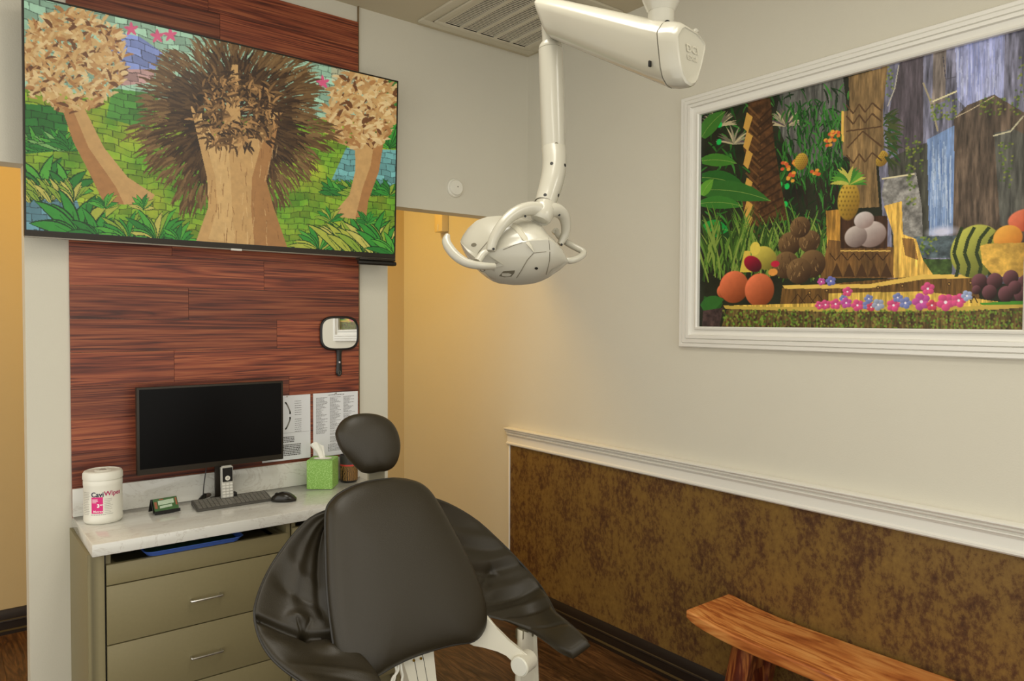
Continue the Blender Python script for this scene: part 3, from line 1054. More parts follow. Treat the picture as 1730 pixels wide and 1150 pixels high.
    # a pile of brown coconuts in the grass
    for x, y, r_ in ((1334, 412, 20), (1368, 408, 19), (1352, 384, 18), (1328, 448, 23), (1372, 446, 24), (1350, 458, 22)):
        cv.ell(x, y, r_, r_ * 1.02, (132, 102, 64), 0, .06, 1, (52, 34, 20))
        for k in range(16):
            cv.blade(x + rg.uniform(-.7, .7) * r_, y + rg.uniform(-.5, .8) * r_, rg.uniform(60, 120), 9, 1.2, rg.choice([(146, 114, 74), (74, 50, 30)]), 0)
    # fruit heap left
    cv.poly([(1250, 460), (1258, 424), (1268, 424), (1270, 460)], (214, 186, 76))
    cv.blade(1280, 412, 262, 46, 14, (222, 200, 84), .1); cv.ell(1292, 436, 22, 20, (216, 196, 84), .5, .08, 1, (120, 112, 44)); cv.ell(1276, 420, 9, 12, (222, 200, 84), 0, .1)
    cv.ell(1272, 446, 17, 13, (168, 22, 52), .5, .1, 1, (70, 12, 26)); cv.ell(1310, 446, 8, 6, (190, 30, 60), 0, .2)
    cv.ell(1306, 460, 9, 7, (226, 152, 70), 0, .2)
    cv.poly([(1200, 552), (1186, 520), (1190, 500), (1222, 512)], (38, 84, 32)); cv.blade(1186, 520, 30, 40, 24, (48, 104, 40), .2)
    cv.poly([(1188, 525), (1222, 520), (1215, 556), (1186, 556)], (70, 54, 52), tex=t2)
    for (x, y, rx, ry) in ((1222, 492, 11, 12), (1240, 485, 26, 28), (1283, 490, 26, 29)):
        cv.ell(x, y, rx, ry, (244, 128, 84), 0, .06, 1, (120, 56, 24))
    # timber steps
    cv.poly([(1322, 486), (1400, 480), (1470, 474), (1560, 466), (1650, 466), (1656, 510), (1480, 500), (1395, 512), (1318, 516)], (108, 78, 38), tex=t3)
    cv.poly([(1322, 482), (1470, 480), (1560, 464), (1668, 464), (1640, 470), (1560, 472), (1470, 487), (1326, 488)], (226, 188, 92))
    cv.poly([(1400, 496), (1560, 492), (1660, 506), (1700, 512), (1640, 522), (1240, 524), (1240, 516), (1400, 512)], (214, 178, 80), tex=t3)
    for i in range(5):
        cv.line([(1336 + 17 * i, 513), (1348 + 17 * i, 497), (1360 + 17 * i, 513)] if i < 3 else [(1600 + 10 * i, 512), (1606 + 10 * i, 500), (1612 + 10 * i, 512)], 1.6, (56, 36, 18))
    for x, y in ((1368, 495), (1397, 491), (1484, 486), (1525, 483), (1604, 480), (1640, 478)):
        cv.ell(x, y, 3.5, 3.5, (66, 44, 22), 0, .3); cv.ell(x, y, 1.6, 1.6, (190, 150, 80), 0, .3)
    # mossy stump
    cv.poly([(1230, 518), (1300, 522), (1500, 524), (1640, 522), (1900, 505), (1900, 600), (1205, 600)], (98, 82, 44), tex=t3 * 1.4)
    cv.poly([(1222, 516), (1300, 519), (1640, 518), (1900, 500), (1900, 508), (1640, 526), (1400, 527), (1226, 522)], (196, 168, 76))
    for k in range(1100):
        x = rg.uniform(1222, 1735); y = rg.uniform(524, 556)
        cv.ell(x, y, 2.2, 2.6, rg.choice([(94, 134, 40), (66, 100, 32), (134, 146, 60), (84, 56, 34), (120, 160, 56), (52, 40, 26)]), 0, .5, .8)
    # melon, bowl, round fruit, grapes
    cv.ell(1650, 425, 47, 46, (196, 196, 88), .1, .04, 1, (92, 98, 40))
    for dx, q in ((-34, 8), (-16, 5), (4, 0), (22, -4)):
        cv.line([(1650 + dx + 18 - q, 384), (1650 + dx + 2, 404), (1650 + dx - 4, 428), (1650 + dx + 4, 450), (1650 + dx, 468)], 6, (46, 60, 28))
    cv.ell(1735, 372, 34, 20, (240, 132, 96), 0, .08, 1, (190, 80, 50)); cv.ell(1703, 402, 26, 22, (240, 176, 76), 0, .06, 1, (200, 120, 40))
    cv.poly([(1656, 416), (1668, 412), (1900, 405), (1900, 470), (1680, 468), (1660, 445)], (206, 164, 74), tex=t2 * .5)
    for (x, y, r_) in ((1655, 476, 14), (1681, 475, 14), (1708, 470, 14), (1733, 478, 14), (1758, 476, 14), (1672, 494, 13), (1700, 497, 14), (1727, 498, 14), (1752, 500, 14), (1650, 490, 8), (1715, 486, 12)):
        cv.ell(x, y, r_, r_, (132, 84, 92), 0, .06, 1, (34, 18, 16))
    cv.poly([(1655, 512), (1740, 508), (1780, 514), (1660, 516)], (70, 140, 40))
    # flowers

    def flower(x, y, r_, c):
        a0 = rg.random() * 60
        for k in range(5):
            a = math.radians(a0 + 72 * k)
            cv.ell(x + math.cos(a) * r_ * .55, y - math.sin(a) * r_ * .55, r_ * .5, r_ * .42, c, 0, .15, 1, tuple(int(q * .72) for q in c))
        cv.ell(x, y, r_ * .2, r_ * .2, (240, 232, 240), 0, .3)
    Pk, Pk2, Bl = (240, 92, 150), (214, 92, 176), (136, 148, 210)
    for x, y, r_, c in ((1395, 515, 9, Pk), (1412, 514, 10, Pk), (1425, 505, 7, Bl), (1432, 493, 9, Pk), (1430, 512, 10, Pk2), (1449, 516, 11, Pk), (1466, 516, 9, Bl), (1468, 505, 8, Bl), (1472, 519, 8, (228, 80, 110)), (1484, 515, 11, (176, 186, 214)), (1510, 516, 12, Pk), (1517, 503, 9, Bl), (1530, 512, 11, Bl), (1557, 510, 16, Pk2), (1568, 488, 12, Pk), (1575, 516, 10, (228, 80, 110)), (1598, 511, 16, Pk), (1620, 508, 13, Pk), (1634, 500, 10, (170, 186, 226)), (1385, 516, 8, Pk), (1388, 476, 7, Pk2), (1404, 475, 9, (120, 126, 206))):
        flower(x, y, r_, c)
    cv.c *= (1 + t2 * .10)[..., None]
    return cv, (WX - .006, y_hi, zt), (y_hi - y_lo) / W, (zt - zb) / H


cv, o0, sy, sz = paint_poster()
picture_mesh('print', cv, (o0, (0, -sy, 0), (0, 0, -sz)), MATS['poster_print'], pic, M_black)
MB().box((WX - .0055, PF['y0'] + .05, PF['z0'] + .05), (WX, PF['y1'] - .05, PF['z1'] - .05)).done('backing', M_black, pic)

# ================================================================== desk
CT = 0.869                                  # worktop height
CF_Y, CB_Y = 2.682, WY - 0.012
CX0, CX1 = 0.386, 1.546
wt = thing('countertop', 'white marbled stone worktop with a low upstand below the red wood wall', 'countertop')
MB().box((CX0, CF_Y, CT - 0.042), (CX1, CB_Y, CT), 0.004).done('slab', M_quartz, wt)
MB().box((CX0, CB_Y - 0.014, CT + 0.0005), (CX1, CB_Y, 0.9735), 0.002).done('backsplash', M_quartz, wt)
DF = 2.722                                  # drawer front plane
cabinet_end = thing('drawer_cabinet', 'olive laminate cabinet with steel bar handles under the left of the worktop', 'cabinet')
UB = CT - 0.0425


def bar_handle(par, x0, x1, z, yf):
    MB().tube([(x0, yf, z), (x0, yf - 0.018, z), (x0 + .006, yf - 0.024, z), (x1 - .006, yf - 0.024, z), (x1, yf - 0.018, z), (x1, yf, z)], 0.0042, n=10, sub=4).done('handle', M_steel, par)


# body with side, stile, bottom
b = MB()
b.box((0.378, DF + .004, 0.0), (0.392, WY - .001, UB)); b.box((0.392, DF + .004, 0.0), (0.428, DF + .02, UB))
b.box((0.434, DF + .02, 0.0), (0.449, WY - .001, UB)); b.box((1.047, DF + .004, 0.0), (1.062, WY - .001, UB))
b.box((0.392, WY - .02, 0.0), (1.062, WY - .001, UB)); b.box((0.449, DF + 0.06, 0.0), (1.047, DF + .07, 0.1))
b.box((0.449, DF + .02, 0.1), (1.047, WY - .02, 0.115))
b.done('body', M_cab, cabinet_end)
MB().box((0.428, DF + .018, 0.0), (0.434, DF + .06, UB)).done('gap_shade', M_hole, cabinet_end)  # black strip in the open gap beside the drawers, coloured as its shade
d = MB().box((0.4335, DF - .001, 0.7135), (1.053, DF + .018, 0.782), .0012)
d.box((0.452, DF + .018, 0.735), (0.464, WY - .08, 0.778)); d.box((1.032, DF + .018, 0.735), (1.044, WY - .08, 0.778)); d.box((0.464, DF + .018, 0.735), (1.032, WY - .08, 0.742))
d = d.done('tray_drawer', M_cab, cabinet_end)
for z0, z1, hz in ((0.5125, 0.7095, 0.605), (0.310, 0.5085, 0.400), (0.105, 0.306, 0.2)):
    d = MB().box((0.4335, DF - .001, z0), (1.053, DF + .018, z1), .0012)
    d.box((0.455, DF + .018, z0 + .02), (1.041, DF + .3, z1 - .04))
    d = d.done('drawer', M_cab, cabinet_end)
    bar_handle(d, 0.697, 0.799, hz, DF - .001)
c2 = thing('drawer_cabinet', 'olive laminate cabinet under the right of the worktop, mostly behind the dark chair', 'cabinet')
b = MB()
b.box((1.068, DF + .004, 0.0), (1.083, WY - .001, UB)); b.box((1.53, DF + .004, 0.0), (1.545, WY - .001, UB)); b.box((1.083, WY - .02, 0.0), (1.53, WY - .001, UB)); b.box((1.083, DF + .06, 0), (1.53, DF + .07, .1))
b.box((1.083, DF + .02, 0.1), (1.53, WY - .02, 0.115))
b.done('body', M_cab, c2)
for z0, z1 in ((0.7135, 0.800), (0.5125, 0.7095), (0.310, 0.5085), (0.105, 0.306)):
    d = MB().box((1.066, DF - .014, z0), (1.545, DF + .006, z1), .0012).done('drawer', M_cab, c2)
    bar_handle(d, 1.255, 1.357, (z0 + z1) / 2, DF - .014)

# tray lying in the shallow pull-out
tr = thing('serving_tray', 'blue plastic tray with a dark green liner in the top pull-out', 'tray')
tx0, tx1, ty0, ty1, tz = 0.548, 0.888, 2.712, 2.965, 0.7835


def rrect(x0, x1, y0, y1, r, z, n=6):
    out = []
    for (cx, cy, a0) in ((x1 - r, y1 - r, 0), (x0 + r, y1 - r, 90), (x0 + r, y0 + r, 180), (x1 - r, y0 + r, 270)):
        for k in range(n + 1):
            a = math.radians(a0 + 90 * k / n)
            out.append(Vector((cx + r * math.cos(a), cy + r * math.sin(a), z)))
    return out


b = MB().loft([rrect(tx0 + i, tx1 - i, ty0 + i, ty1 - i, .03, z) for i, z in ((.014, tz), (.004, tz + .014), (0, tz + .017), (.001, tz + .0185), (.006, tz + .0165), (.016, tz + .003))])
b.done('body', M_blue, tr)
MB().loft([rrect(tx0 + .018, tx1 - .018, ty0 + .018, ty1 - .018, .022, z) for z in (tz + .0035, tz + .0055)]).done('liner', M_traygreen, tr)

# ---------- wipes canister
cn = thing('wipes_canister', 'white round canister of wipes with a magenta label on the worktop', 'canister')
cc = Vector((0.468, 2.990, CT + .0008))
R0 = 0.0635
MB().lathe(cc, [(0.0005, 0), (0.058, 0), (0.0612, .003), (R0, .010), (R0, .022), (R0 - .001, .0245), (R0 - .001, .1325), (R0, .135), (R0, .150), (R0 - .002, .153), (R0 - .002, .156), (.02, .156)], 56).done('body', M_white, cn)
MB().lathe(cc, [(R0 - .004, .1545), (R0 + .0012, .1565), (R0 + .0018, .160), (R0 + .001, .176), (R0 - .003, .1835), (R0 - .010, .186), (R0 - .012, .1835), (.028, .1835), (.026, .186), (.018, .187), (.0165, .182), (.0005, .182)], 56).done('lid', M_white, cn)
MB().lathe(cc, [(0.0005, .1825), (.012, .1825), (.0125, .1855), (.008, .188), (.0005, .1885)], 20).done('lid_plug', M_steel if False else mat('lid_grey', srgb(150, 140, 130), .5), cn)
# label wraps the front: facing direction from the canister to the room
fa = math.atan2(-cc.y + 0.0, -cc.x + 0.0) - math.radians(17)


def wrap(u, z, rr):
    """u metres along the surface to the reader's right"""
    a = fa + u / rr
    return cc + Vector((math.cos(a) * rr, math.sin(a) * rr, z))


def patch(b, u0, u1, z0, z1, rr, n=14):
    vs, fs = [], []
    for i in range(n + 1):
        u = u0 + (u1 - u0) * i / n
        vs += [wrap(u, z0, rr), wrap(u, z1, rr)]
    for i in range(n):
        fs.append((2 * i, 2 * i + 2, 2 * i + 3, 2 * i + 1))
    b.faces(vs, fs)


def wtext(b, s, size, u0, z0, rr, bold=0.0, sx=1.0):
    vs, fs = text_verts(s, size, bold)
    b.faces([wrap(u0 + x * sx, z0 + y, rr) for x, y, z in vs], fs)


RL = R0 - .0005
b = MB(); patch(b, -0.020, 0.018, .040, .098, RL); lab = b.done('label_panel', M_pink, cn)
b = MB(); wtext(b, 'Cavi', 0.0235, -0.021, .0995, RL + .0004, .0006, 1.0); b.done('brand_text', M_navy, cn)
b = MB(); wtext(b, 'Wipes', 0.0235, 0.0215, .1015, RL + .0004, .0004, 1.0); b.done('brand_text', M_plum, cn)
b = MB(); wtext(b, '3', 0.017, -0.001, .062, RL + .0006, .0009); wtext(b, 'MIN', 0.0065, 0.0085, .068, RL + .0006, .0002); wtext(b, 'Metrex', 0.0108, -0.0135, .0435, RL + .0006, .0001)
for k in range(3):
    patch(b, -.017, -.017 + (.018, .019, .014)[k], .0885 - k * .0052, .0905 - k * .0052, RL + .0005, 4)
b.done('label_text', M_wprint, cn)
b = MB()
for k in range(14):
    z = .1135 - k * .006
    patch(b, -.060, -.060 + .026 + random.random() * .008, z, z + .0012, RL + .0003, 6)
    if k > 3:
        patch(b, .0225, .0225 + .018 + random.random() * .014, z, z + .0012, RL + .0003, 6)
for k in range(9):
    patch(b, -.022 + k * .0055, -.022 + k * .0055 + .0035, .034, .0365, RL + .0003, 2)
b.done('small_print', mat('print_grey', srgb(150, 146, 138), .6), cn)

# ---------- card holder with green cards
ch = thing('card_holder', 'small black card stand beside the wipes canister', 'card holder')
rot = Matrix.Rotation(math.radians(6), 3, 'Z')
hp = Vector((0.672, 2.985, CT + .0022))


def hpt(x, y, z):
    return hp + rot @ Vector((x, y, z))


b = MB()
def slab(b, pts, th):
    """pts: 4 points of a sheet, thickened along its normal"""
    p = [Vector(q) for q in pts]
    n_ = (p[1] - p[0]).cross(p[3] - p[0]).normalized() * th
    b.faces(p + [q + n_ for q in p], [(0, 1, 2, 3), (7, 6, 5, 4), (0, 4, 5, 1), (1, 5, 6, 2), (2, 6, 7, 3), (3, 7, 4, 0)])
slab(b, [hpt(-.046, -.018, .001), hpt(.046, -.018, .001), hpt(.046, .010, .048), hpt(-.046, .010, .048)], .0025)
slab(b, [hpt(-.046, .034, .001), hpt(.046, .034, .001), hpt(.046, .012, .049), hpt(-.046, .012, .049)], .0025)
slab(b, [hpt(-.046, -.034, .003), hpt(.046, -.034, .003), hpt(.046, -.016, .003), hpt(-.046, -.016, .003)], .0025)
slab(b, [hpt(-.046, -.036, .0), hpt(.046, -.036, .0), hpt(.046, -.034, .012), hpt(-.046, -.034, .012)], .003)
b.done('stand', M_black, ch)
cd = thing('card_pack', 'green printed cards standing in the black card stand', 'cards')
b = MB(); q = [hpt(-.043, -.0315, .0115), hpt(.043, -.0315, .0115), hpt(.043, -.007, .053), hpt(-.043, -.007, .053)]
slab(b, q, -.006); b.done('pack', mat('green_print', srgb(48, 92, 36), .4, vary=.35, vscale=60), cd)
def onq(u, v, off=.0006):
    p = q[0] + (q[1] - q[0]) * u + (q[3] - q[0]) * v
    n_ = (q[1] - q[0]).cross(q[3] - q[0]).normalized()
    return p + n_ * (off)
b = MB()
for (u0, u1, v0, v1) in ((.18, .84, .45, .80), (.22, .74, .18, .38)):
    b.faces([onq(u0, v0), onq(u1, v0 + .05), onq(u1, v1 + .05), onq(u0, v1)], [(0, 1, 2, 3)])
b.done('print_panel', mat('pale_print', srgb(176, 196, 170), .5, vary=.3, vscale=220), cd)
for (u0, u1, v0, v1) in ((.02, .13, .2, .75), (.9, .97, .3, .9), (.24, .42, .86, .94)):
    b = MB(); b.faces([onq(u0, v0, .0009), onq(u1, v0, .0009), onq(u1, v1, .0009), onq(u0, v1, .0009)], [(0, 1, 2, 3)])
    b.done('print_accent', mat('rust_print', srgb(150, 84, 50), .5), cd)

# ---------- monitor
mo = thing('computer_monitor', 'black computer monitor switched off in front of the red wood wall', 'monitor')
MX0, MX1, MZ0, MZ1, MY = 0.586, 1.148, 1.012, 1.344, 3.018
MB().box((MX0, MY - .004, MZ0), (MX1, MY + .022, MZ1), .003).box((MX0 + .12, MY + .02, MZ0 + .06), (MX1 - .12, MY + .04, MZ1 - .08), .006).done('casing', M_bezel, mo)
MB().box((MX0 + .009, MY - .0052, MZ0 + .022), (MX1 - .009, MY - .0038, MZ1 - .008)).done('screen', M_screen, mo)
b = MB(); b.box((.880, 3.052, CT + .006), (.945, 3.066, 1.16), .002)
b.box((.868, 3.032, CT + .0008), (.968, 3.090, CT + .008), .003); b.done('stand', M_bezel, mo)

# ---------- cordless phone in its cradle
ph = thing('cordless_phone', 'silver cordless phone standing upright below the monitor', 'phone')
pb = Vector((0.906, 2.984, CT))
tiltm = Matrix.Rotation(math.radians(-3), 3, 'X')


def pp(x, y, z):
    return pb + Vector((0, 0, .016)) + tiltm @ Vector((x, y, z))


def pbox(b, x0, x1, y0, y1, z0, z1, bev=0.0):
    vs = [pp(x, y, z) for z in (z0, z1) for (x, y) in ((x0, y0), (x1, y0), (x1, y1), (x0, y1))]
    v_, f_ = b.faces(vs, [(0, 3, 2, 1), (4, 5, 6, 7), (0, 1, 5, 4), (1, 2, 6, 5), (2, 3, 7, 6), (3, 0, 4, 7)])
    if bev:
        bmesh.ops.bevel(b.bm, geom=list({e for f in f_ for e in f.edges}), offset=bev, segments=3, affect='EDGES')
    return b


pbox(MB(), -.0235, .0235, -.008, .012, .000, .132, .005).done('handset', M_silver, ph)
pbox(MB(), -.0195, .0195, -.0092, -.0078, .069, .124, .0006).done('display', M_black, ph)
b = MB()
for r_ in range(5):
    for c_ in range(3):
        pbox(b, -.020 + c_ * .0140, -.0085 + c_ * .0140, -.0092, -.0075, .008 + r_ * .0118, .0160 + r_ * .0118, .001)
b.done('keypad', mat('phone_keys', srgb(226, 224, 216), .4), ph)
b = MB(); p0, p1 = pp(0, -.0092, .083), pp(0, -.0112, .083); b.cyl(p0, p1, .0095, n=24); b.done('dial_ring', M_white, ph)
b = MB(); p0, p1 = pp(0, -.011, .083), pp(0, -.0120, .083); b.cyl(p0, p1, .0045, n=16); b.done('dial_button', M_silver, ph)
MB().box((pb.x - .040, 2.978, CT + .0008), (pb.x + .040, 3.028, CT + .018), .004).box((pb.x + .024, 2.985, CT + .012), (pb.x + .040, 3.02, CT + .036), .003).done('cradle', M_black, ph)

# ---------- keyboard
kb = thing('keyboard', 'slim grey keyboard lying in front of the cordless phone', 'keyboard')
kx0, kx1, ky0, ky1 = .768, 1.058, 2.905, 2.968
ky1 = 2.966 + .075


def kp(x, t, z):
    """t 0 front .. 1 back"""
    return Vector((x + .010 * t, 2.898 + (.122 - .10 * (x - .768) / .29 * .12) * t, CT + .0005 + z + .012 * t))


b = MB(); vs = [kp(x, t, z) for z in (0, .009) for (x, t) in ((kx0, 0), (kx1, 0), (kx1, 1), (kx0, 1))]
for i in range(4):
    vs[i].z = CT + .0005
v_, f_ = b.faces(vs, [(0, 3, 2, 1), (4, 5, 6, 7), (0, 1, 5, 4), (1, 2, 6, 5), (2, 3, 7, 6), (3, 0, 4, 7)])
bmesh.ops.bevel(b.bm, geom=list({e for f in f_ for e in f.edges}), offset=.002, segments=2, affect='EDGES')
b.done('body', M_key, kb)
b = MB()
for r_ in range(6):
    for c_ in range(17):
        x0 = kx0 + .008 + c_ * .0162; t0 = .08 + r_ * .145
        vs = [kp(x, t, z) for z in (.0085, .0108) for (x, t) in ((x0, t0), (x0 + .0135, t0), (x0 + .0135, t0 + .115), (x0, t0 + .115))]
        b.faces(vs, [(4, 5, 6, 7), (0, 1, 5, 4), (1, 2, 6, 5), (2, 3, 7, 6), (3, 0, 4, 7)])
b.done('keys', M_keycap, kb, smooth=False)

# ---------- mouse
ms = thing('computer_mouse', 'small black computer mouse right of the keyboard', 'mouse')
b = MB()
mc = Vector((1.094, 2.868, CT + .0008))
ax = Vector((math.cos(math.radians(-32)), math.sin(math.radians(-32)), 0)); ay = Vector((-ax.y, ax.x, 0))
rings = []
for i in range(11):
    t = i / 10
    hw = .030 * math.sin(PI * (t * .94 + .03)) ** .45
    hh = .034 * math.sin(PI * (t * .86 + .10)) ** .7
    hw = max(hw, .004)
    ring = []
    for k in range(20):
        a = 2 * PI * k / 20
        sx_, sz_ = math.cos(a), math.sin(a)
        z = hh * max(0, sz_) ** .8 if sz_ > 0 else 0.004 * sz_ + .0
        ring.append(mc + ax * (-.048 + .096 * t) + ay * hw * (abs(sx_) ** .7 * (1 if sx_ > 0 else -1)) + Vector((0, 0, z + .004)))
    rings.append(ring)
b.loft(rings).done('body', mat('mouse_gloss', srgb(34, 30, 24), .25), ms, sharp=60)
b = MB(); b.cyl(mc + ax * (-.028) + ay * (-.0025) + Vector((0, 0, .026)), mc + ax * (-.028) + ay * .0025 + Vector((0, 0, .026)), .009, n=16); b.done('scroll_wheel', M_hole, ms)

# ---------- cable with plug
cb = thing('usb_cable', 'black cable hanging behind the monitor down to a plug on the worktop', 'cable')
MB().tube([(.850, 3.058, 1.03), (.846, 3.062, .99), (.838, 3.060, .94), (.832, 3.05, .905), (.826, 3.035, .889), (.816, 3.02, .8855)], .0022, n=8).done('lead', M_black, cb)
MB().tube([(.838, 3.045, .900), (.828, 3.035, .893), (.812, 3.016, .886), (.800, 3.002, .8775)], [.006, .010, .0095, .006], n=12).done('plug', M_black, cb)
MB().tube([(.838, 3.045, .8915), (.852, 3.05, .8925), (.858, 3.058, .8940), (.853, 3.064, .8935), (.842, 3.06, .8925)], .0075, n=10).done('adapter', mat('smoky_plastic', srgb(70, 60, 52), .35), cb)

# ---------- tissue box
tb = thing('tissue_box', 'square green dotted tissue box with a white tissue sticking out', 'tissue box')
yaw = math.radians(-38)
Rz = Matrix.Rotation(yaw, 3, 'Z')
fx, fy = 1.335, 2.940
S_ = .111


def tp(x, y, z):
    return Vector((fx, fy, CT + .001)) + Rz @ Vector((x, y, 0)) + Vector((0, 0, z))


b = MB()
v_, f_ = b.faces([tp(x, y, z) for z in (0, .125) for (x, y) in ((-S_, 0), (0, 0), (0, S_), (-S_, S_))], [(0, 3, 2, 1), (4, 5, 6, 7), (0, 1, 5, 4), (1, 2, 6, 5), (2, 3, 7, 6), (3, 0, 4, 7)])
bmesh.ops.bevel(b.bm, geom=list({e for f in f_ for e in f.edges}), offset=.0015, segments=2, affect='EDGES')
b.done('box', M_dots, tb)
b = MB(); b.faces([tp(-S_ / 2 + .040 * math.cos(a), S_ / 2 + .030 * math.sin(a), .1256) for a in [2 * PI * k / 24 for k in range(24)]], [tuple(range(24))]); b.done('opening_film', M_tissue, tb)
b = MB()
cols = []
for i in range(9):
    t = i / 8
    row = []
    for j in range(9):
        u = j / 8 - .5
        wd_ = .028 + .032 * t
        x = -S_ / 2 + u * wd_ - .026 * t
        y = S_ / 2 + .008 * math.sin(u * 9 + t * 2) * (1 - t * .3)
        row.append(tp(x, y, .122 + .075 * t - abs(u + .1) * .03 * t))
    cols.append(row)
vs = [p for r_ in cols for p in r_] + [p + Vector((0, .0012, 0)) for r_ in cols for p in r_]
fs = []
for i in range(8):
    for j in range(8):
        a = i * 9 + j
        fs += [(a, a + 1, a + 10, a + 9), (a + 81, a + 90, a + 91, a + 82)]
b.faces(vs, fs)
b.done('tissue', M_tissue, tb)

# ---------- pen cup behind the headrest
cu = thing('pencil_cup', 'dark tapered cup with a red band between tissue box and chair headrest', 'cup')
uc = Vector((1.462, 3.042, CT + .0005))
MB().lathe(uc, [(.0005, 0), (.034, 0), (.0385, .006), (.0390, .010)], 32).done('base', M_black, cu)
MB().lathe(uc, [(.0388, .010), (.0405, .078), (.039, .078), (.0375, .012)], 32).done('woven_body', M_woven, cu)
MB().lathe(uc, [(.0412, .076), (.0414, .083), (.040, .083), (.039, .076)], 32).done('band', mat('red_band', srgb(206, 66, 60), .5), cu)
MB().lathe(uc, [(.0405, .083), (.0425, .122), (.0405, .122), (.039, .083), (.0005, .083)], 32).done('rim', mat('charcoal_mesh', srgb(58, 54, 54), .5), cu)

# ---------- sheets on the wall
def sheet(label, x0, x1, z0, z1, kind):
    t = thing('wall_sheet', label, 'paper', 'printed sheets beside the monitor')
    y = WY - .0115
    MB().box((x0, y - .0016, z0), (x1, y, z1)).done('paper', M_paper, t)
    b = MB()
    rg = random.Random(kind)
    def dash(xa, xb, za, h=.0014):
        b.faces([(xa, y - .002, za), (xb, y - .002, za), (xb, y - .002, za + h), (xa, y - .002, za + h)], [(0, 1, 2, 3)])
    W_, H_ = x1 - x0, z1 - z0
    def words(xa, xb, z, h):
        x = xa
        while x < xb:
            w_ = .003 + rg.random() * .006
            dash(x, min(x + w_, xb), z, h); x += w_ + .0016
    if kind == 2:
        for c_ in range(3):
            xa = x0 + .014 + c_ * (W_ - .02) / 3
            k = 0
            z = z1 - .022
            while z > z0 + .10 - (0.05 if c_ else 0):
                L_ = (.022 + rg.random() * .034)
                words(xa, xa + L_, z, .0017)
                z -= .0046
                if rg.random() < .11:
                    dash(xa, xa + .058, z + .001, .0008); z -= .006
        for k in range(6):
            words(x0 + .07, x0 + W_ * .86, z0 + .048 - k * .0055, .0022)
        words(x0 + .07, x0 + .15, z1 - .012, .0026)
    else:
        for k in range(7):
            words(x1 - .072, x1 - .072 + .03, z1 - .028 - k * .010, .002)
            words(x1 - .072, x1 - .072 + .03, z1 - .108 - k * .009, .002)
        for k in range(4):
            words(x0 + .03, x1 - .075, z1 - .185 - k * .007, .004)
        for k in range(7):
            words(x0 + .03, x1 - .045, z1 - .220 - k * .0075, .0045)
        dash(x0 + .01, x1 - .005, z1 - .165, .0008)
    b.done('printed_lines', M_ink, t, smooth=False)
    if kind == 1:
        b = MB()
        for cz, sgn in ((z1 - .055, 1), (z1 - .122, -1)):
            for k in range(16):
                a = -PI / 2 + PI * k / 15
                cx_ = x1 - .104 + .010 * math.sin(a) * -sgn
                b.cyl((cx_ + .004 * math.cos(a), y - .0016, cz + .024 * math.sin(a)), (cx_ + .004 * math.cos(a), y - .0026, cz + .024 * math.sin(a)), .0036, n=8)
        b.done('diagram', mat('diagram_grey', srgb(140, 138, 130), .6), t)
    MB().box(((x0 + x1) / 2 - .008, y - .004, z1 - .006), ((x0 + x1) / 2 + .004, y - .0018, z1 - .001), .001).done('clip', M_steel, t)


sheet('printed sheet with a tooth diagram, its left half behind the black monitor', 1.092, 1.309, .986, 1.270, 1)
sheet('printed three-column sheet pinned above the green tissue box', 1.322, 1.541, .984, 1.271, 2)

# ---------- hand mirror
hm = thing('hand_mirror', 'black-framed hand mirror with handle hanging on the red wood wall', 'mirror')
mcx, mcz = 1.447, 1.541


def sq(rx, rz, y, n=56, p=3.4, dz=0):
    out = []
    for i in range(n):
        a = 2 * PI * i / n
        c_, s_ = math.cos(a), math.sin(a)
        out.append(Vector((mcx + rx * abs(c_) ** (2 / p) * (1 if c_ > 0 else -1), y, mcz + dz + rz * abs(s_) ** (2 / p) * (1 if s_ > 0 else -1))))
    return out


y = WY - .0115
MB().loft([sq(.090, .074, y), sq(.094, .078, y - .004), sq(.095, .079, y - .010), sq(.092, .076, y - .015), sq(.087, .071, y - .016), sq(.083, .067, y - .009)]).done('frame', M_black, hm)
gl = lambda d: [p + Vector((0, (p.x - mcx) * .005 + (p.z - mcz) * .012, 0)) for p in sq(.0845, .0685, y - d)]
MB().loft([gl(.0105), gl(.0120)]).done('mirror_glass', M_mirror, hm, smooth=False)
rings = []
for t in range(13):
    q_ = t / 12
    z = mcz - .074 - .122 * q_
    hw = .013 - .003 * math.sin(PI * q_) + .005 * q_ if t < 12 else .006
    if t == 0: hw = .024
    if t == 1: hw = .014
    if t == 11: hw = .0145
    rings.append([(mcx - .003 + hw * math.cos(a), y - .0085 + .0065 * math.sin(a), z) for a in [2 * PI * k / 16 for k in range(16)]])
MB().loft(rings).done('handle', M_black, hm)
MB().tube([(mcx - .003 + .0058 * math.cos(a), y - .0152, mcz - .180 + .0085 * math.sin(a)) for a in [2 * PI * k / 10 for k in range(10)]], .0012, n=6, sub=2, closed=True).done('hanging_loop', mat('smoke_rim', srgb(92, 90, 80), .3), hm)
vs, fs = text_verts('ii', .011, .0004)
b = MB(); b.faces([(mcx - .003 + y_ - .004, y - .0155, mcz - .128 - x_ * 1.6) for x_, y_, z_ in vs], fs); b.done('handle_print', M_wprint, hm)

# ================================================================== wooden bench by the right wall
be = thing('wooden_bench', 'low reddish wooden bench with a curved seat against the gold wallpaper', 'bench')
BY0, BY1 = .62, 1.772
BXA, BXB = 2.262, 2.548


def bz(y):
    t = (y - (BY0 + BY1) / 2) / ((BY1 - BY0) / 2)
    return .455 + .034 * abs(t) ** 4.5


